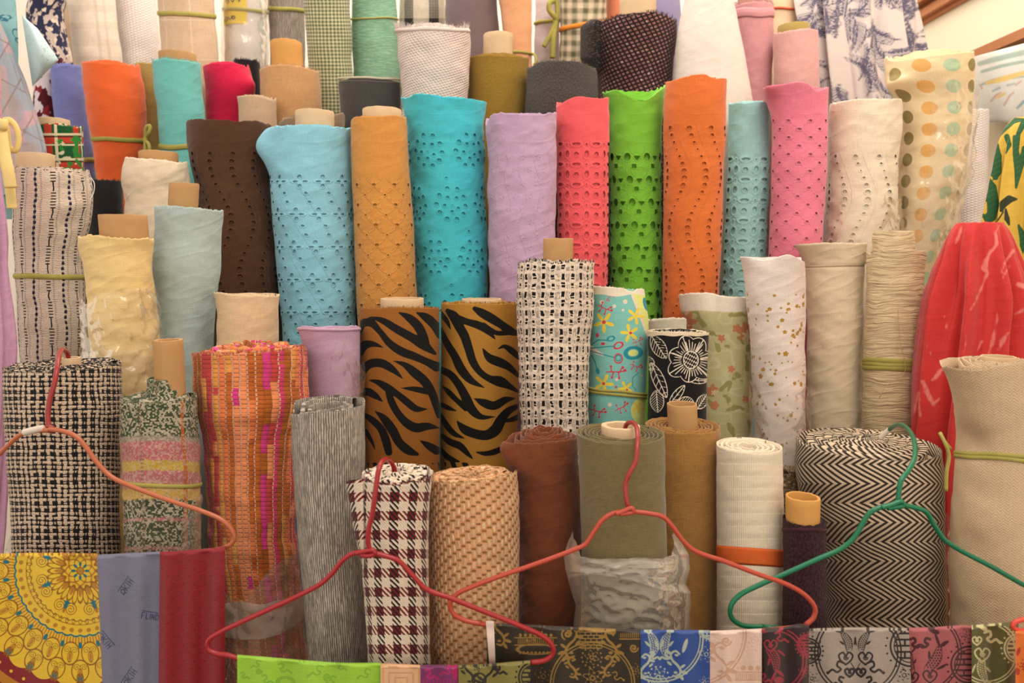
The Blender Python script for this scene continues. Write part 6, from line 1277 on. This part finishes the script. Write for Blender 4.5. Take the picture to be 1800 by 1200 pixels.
def label_strip(s, root):
    Y = 1.545 - .017; xs = np.linspace(0, 1, 4); V = []
    for t in np.linspace(0, 1, 14): V.append(P(854 + 14*xs + 6*t - 3*xs*t, 1091 + 76*t, Y - .012*np.sin(t*pi)))
    child(s, 'white_care_label', np.array(V).reshape(-1, 3), gridq(14, 4), simple('white_satin_label', (226, 200, 186), .5, .3, .05, 60))
scarf('black and gold brocade scarf with a white care label', 856, 1126, [(856, 1095), (900, 1096), (1000, 1101), (1126, 1106)], 1.545, brocade((46, 38, 22), (152, 114, 46)), b_gold, fold=(1.4, 70), parts=[label_strip])
def b_blue(x, y):
    D_ = [fish(x, y, *c7(1075, 260), -1.75, 42, 1), fish(x, y, *c7(1150, 260), -1.4, 42, -1), cloud(x, y, *c7(1085, 260), .7, 1.8, 1), cloud(x, y, *c7(1145, 260), .7, 1.8, -1), ring(x, y, *c7(1115, 150), 76, 1.4), ring(x, y, *c7(1115, 150), 71, 1.0), scrollS(x, y, *c7(1025, 330), .8, -1), scrollS(x, y, *c7(1215, 320), .9, 1), bloom(x, y, *c7(1105, 395), 15, 1.0), sd_ell(x-c7(1275, 195)[0], y-c7(1275, 195)[1], 3.5, 13, .3), fret(x, y, *c7(1430, 100), 15, 1.2), bloom(x, y, *c7(1410, 250), 14, .6), bloom(x, y, *c7(1400, 425), 10, .6)]
    fx, fy = c7(1105, 395); ph = np.arctan2(y-fy, x-fx); D_.append(np.hypot(np.hypot(x-fx, y-fy)-18.5, tile(ph, 2*pi/14)*18) - 1.8); return L4(np.minimum.reduce(D_))
scarf('royal blue brocade scarf with silver carp', 1126, 1248, [(1126, 1106), (1248, 1107)], 1.543, brocade((38, 74, 152), (172, 184, 166)), b_blue, fold=(1.5, 60))
def b_pink(x, y):
    D_ = [scrollS(x, y, *c7(1500, 300), 1.2, 1, 1.3), ring(x, y, *c7(1330, 120), 92, 1.3), ring(x, y, *c7(1330, 120), 87, .9), spiral(x, y, *c7(1535, 170), 9, 1.4), bloom(x, y, *c7(1710, 170), 16, .4), bloom(x, y, *c7(1450, 200), 10, .6)]
    lx, ly = c7(1690, 390); D_ += [np.maximum(np.abs(tile(x-lx, 3.6)) - .9, np.maximum(np.abs(x-lx) - 26, np.abs(y-ly) - 5)), np.maximum(np.abs(np.abs(y-ly) - 7) - 1.2, np.abs(x-lx) - 28), np.hypot(tile(x-lx, 13.), y-ly+14) - 4.5 + np.where(np.abs(x-lx) > 24, 9, 0)]
    return L4(np.minimum.reduce(D_))
scarf('pale pink brocade scarf beside the royal blue one', 1248, 1339, [(1248, 1108), (1300, 1106), (1339, 1104)], 1.541, brocade((228, 194, 178), (210, 162, 134)), b_pink, fold=(1.5, 50))
def b_maroon(x, y):
    return L4(np.minimum.reduce([fish(x, y, *c8(110, 215), 1.2, 44, -1), heart(x, y, *c8(130, 200), 11, 1.2), cloud(x, y, *c8(200, 150), .9, 1.6), fret(x, y, *c8(375, 200), 18, 1.4), ring(x, y, *c8(150, 300), 58, 1.3), ring(x, y, *c8(150, 300), 52, 1.3), bloom(x, y, *c8(350, 370), 10, .8), cloud(x, y, *c8(100, 420), .8, 1.8), sd_ell(x-c8(185, 430)[0], y-c8(185, 430)[1], 9, 6)]))
scarf('black and crimson brocade scarf beside the silver grey one', 1339, 1422, [(1339, 1104), (1380, 1101), (1408, 1096), (1422, 1100)], 1.539, brocade((42, 24, 26), (160, 38, 60)), b_maroon, fold=(2.0, 50))
def b_silver(x, y):
    return L4(np.minimum.reduce([fret(x, y, *c8(375, 240), 22, 1.6), fret(x, y, *c8(1055, 205), 36, 1.7), ring(x, y, *c8(705, 250), 76, 1.3), ring(x, y, *c8(705, 250), 70, 1.3), fish(x, y, *c8(650, 250), -1.95, 38, 1), fish(x, y, *c8(725, 250), -1.2, 38, -1), heart(x, y, *c8(625, 285), 12, 1.6), heart(x, y, *c8(755, 285), 12, 1.6), heart(x, y, *c8(650, 380), 8, 2.0), heart(x, y, *c8(725, 380), 8, 2.0),
        cloud(x, y, *c8(560, 350), 1.1, 1.9, -1), cloud(x, y, *c8(820, 350), 1.1, 1.9, 1), stroke(x, y, [c8(660, 320)+(.8,), c8(690, 360)+(.9,), c8(720, 320)+(.8,)]), cloud(x, y, *c8(575, 440), .8, 2.0, -1), cloud(x, y, *c8(800, 440), .8, 2.0, 1), bloom(x, y, *c8(1010, 400), 15, .7), bloom(x, y, *c8(400, 420), 12, .7), bloom(x, y, *c8(400, 90), 9, .6)]))
scarf('silver grey brocade scarf with black carp and medallions', 1422, 1598, [(1422, 1104), (1500, 1102), (1598, 1103)], 1.588, brocade((168, 152, 140), (38, 33, 34)), b_silver, fold=(1.6, 70), slantr=8)
def b_rose(x, y):
    return L4(np.minimum.reduce([fish(x, y, *c8(1150, 370), -1.05, 50, 1), heart(x, y, *c8(1180, 405), 12, 1.5), heart(x, y, *c8(1062, 415), 11, 1.5), fish(x, y, *c8(1070, 380), -1.7, 34, -1), fret(x, y, *c8(1440, 330), 32, 1.7), ring(x, y, *c8(1120, 250), 66, 1.2), ring(x, y, *c8(1120, 250), 71, 1.2), cloud(x, y, *c8(1090, 190), .9, 2.4, 1), cloud(x, y, *c8(1140, 190), .9, 2.4, -1), sd_ell(x-c8(1205, 105)[0], y-c8(1205, 105)[1], 11, 5, .5), bloom(x, y, *c8(1415, 140), 12, .7)]))
scarf('rose pink brocade scarf with dark carp', 1598, 1708, [(1598, 1103), (1650, 1101), (1690, 1098), (1708, 1099)], 1.586, brocade((176, 88, 92), (72, 26, 34)), b_rose, fold=(1.6, 60), slantl=8)
def b_olive(x, y):
    return L4(np.minimum.reduce([heart(x, y, *c8(1525, 260), 13, 1.6), fish(x, y, *c8(1525, 280), 1.4, 42, 1), cloud(x, y, *c8(1590, 150), 1.1, 2.4), heart(x, y, *c8(1490, 170), 8, 1.6), fret(x, y, *c8(1765, 220), 25, 1.7), ring(x, y, *c8(1560, 250), 50, 1.3), ring(x, y, *c8(1560, 250), 55, 1.3), sd_ell(x-c8(1530, 85)[0], y-c8(1530, 85)[1], 9, 4, .5), bloom(x, y, *c8(1730, 90), 10, .7)]))
scarf('olive green brocade scarf with cream carp', 1708, 1790, [(1708, 1098), (1750, 1095), (1790, 1091)], 1.584, brocade((98, 98, 50), (214, 202, 146)), b_olive, fold=(1.6, 50))
def b_orange(x, y): return L4(np.minimum.reduce([sd_ell(x-1790, y-1145, 3, 8, .3), sd_ell(x-1788, y-1180, 4, 7, -.3), bloom(x, y, 1800, 1170, 12, 1.)]))
scarf('bright orange scarf cut off in the bottom corner', 1785, 1880, [(1785, 1108), (1830, 1106), (1880, 1106)], 1.53, brocade((240, 118, 40), (190, 50, 30)), b_orange, fold=(1.5, 40), step=1.6)
def b_lime(x, y):
    P_ = [(450, 1168, 7), (500, 1175, 9), (555, 1180, 10), (600, 1172, 7), (640, 1185, 9), (470, 1195, 8), (530, 1160, 6), (430, 1188, 6), (580, 1198, 9)]
    return L4(np.minimum.reduce([cloud(x, y, a, b, r/10, 1.6, 1 if k % 2 else -1) for k, (a, b, r) in enumerate(P_)] + [np.abs(sd_ell(x-502, y-1200, 14, 9)) - 2.5, spiral(x, y, 575, 1190, 8, 1.2), spiral(x, y, 455, 1180, 6, 1.2)]))
scarf('lime green satin scarf with tonal cloud motifs', 417, 669, [(417, 1150), (470, 1154), (540, 1160), (600, 1164), (669, 1164)], 1.52, brocade((150, 206, 48), (128, 186, 42), .35), b_lime, fold=(1.8, 80), step=1.2)
def b_beige(x, y):
    cx, cy = 705, 1200; return L4(np.minimum.reduce([np.abs(tile(np.maximum(np.abs(x-cx)*.8, np.abs(y-cy)), 8.5)) - 1.3, np.hypot(tile(x, 12.), y-1172) - 2]))
scarf('beige satin scarf with a fret pattern beside the lime one', 669, 739, [(669, 1165), (700, 1166), (739, 1168)], 1.518, brocade((228, 176, 130), (212, 158, 112), .35), b_beige, fold=(1.2, 40), step=1.2)
def b_mag(x, y): return L4(np.minimum.reduce([cloud(x, y, 758, 1185, .9, 2.), cloud(x, y, 785, 1178, .8, 1.8, -1), np.maximum(np.abs(tile(x, 6.)) - 1, np.abs(y-1198) - 6), sd_ell(x-800, y-1180, 6, 14)]))
scarf('magenta and violet satin scarf between beige and olive', 739, 806, [(739, 1168), (806, 1168)], 1.516, brocade((120, 40, 100), (176, 22, 96), .3), b_mag, fold=(2.0, 45), step=1.2)
def b_olblk(x, y):
    return L4(np.minimum.reduce([scrollS(x, y, 825, 1185, .9, 1), scrollS(x, y, 858, 1190, 1.0, -1), np.abs(sd_ell(x-842, y-1195, 12, 12)) - 1.5, cloud(x, y, 880, 1178, .8, 2), fret(x, y, 938, 1190, 26, 1.7), bloom(x, y, 840, 1172, 8, .9)]))
scarf('olive gold scarf with black scrolls at the end of the red hanger', 806, 932, [(806, 1168), (860, 1166), (905, 1162), (932, 1160)], 1.514, brocade((132, 122, 54), (38, 36, 26), .4), b_olblk, fold=(1.6, 60), step=1.1)
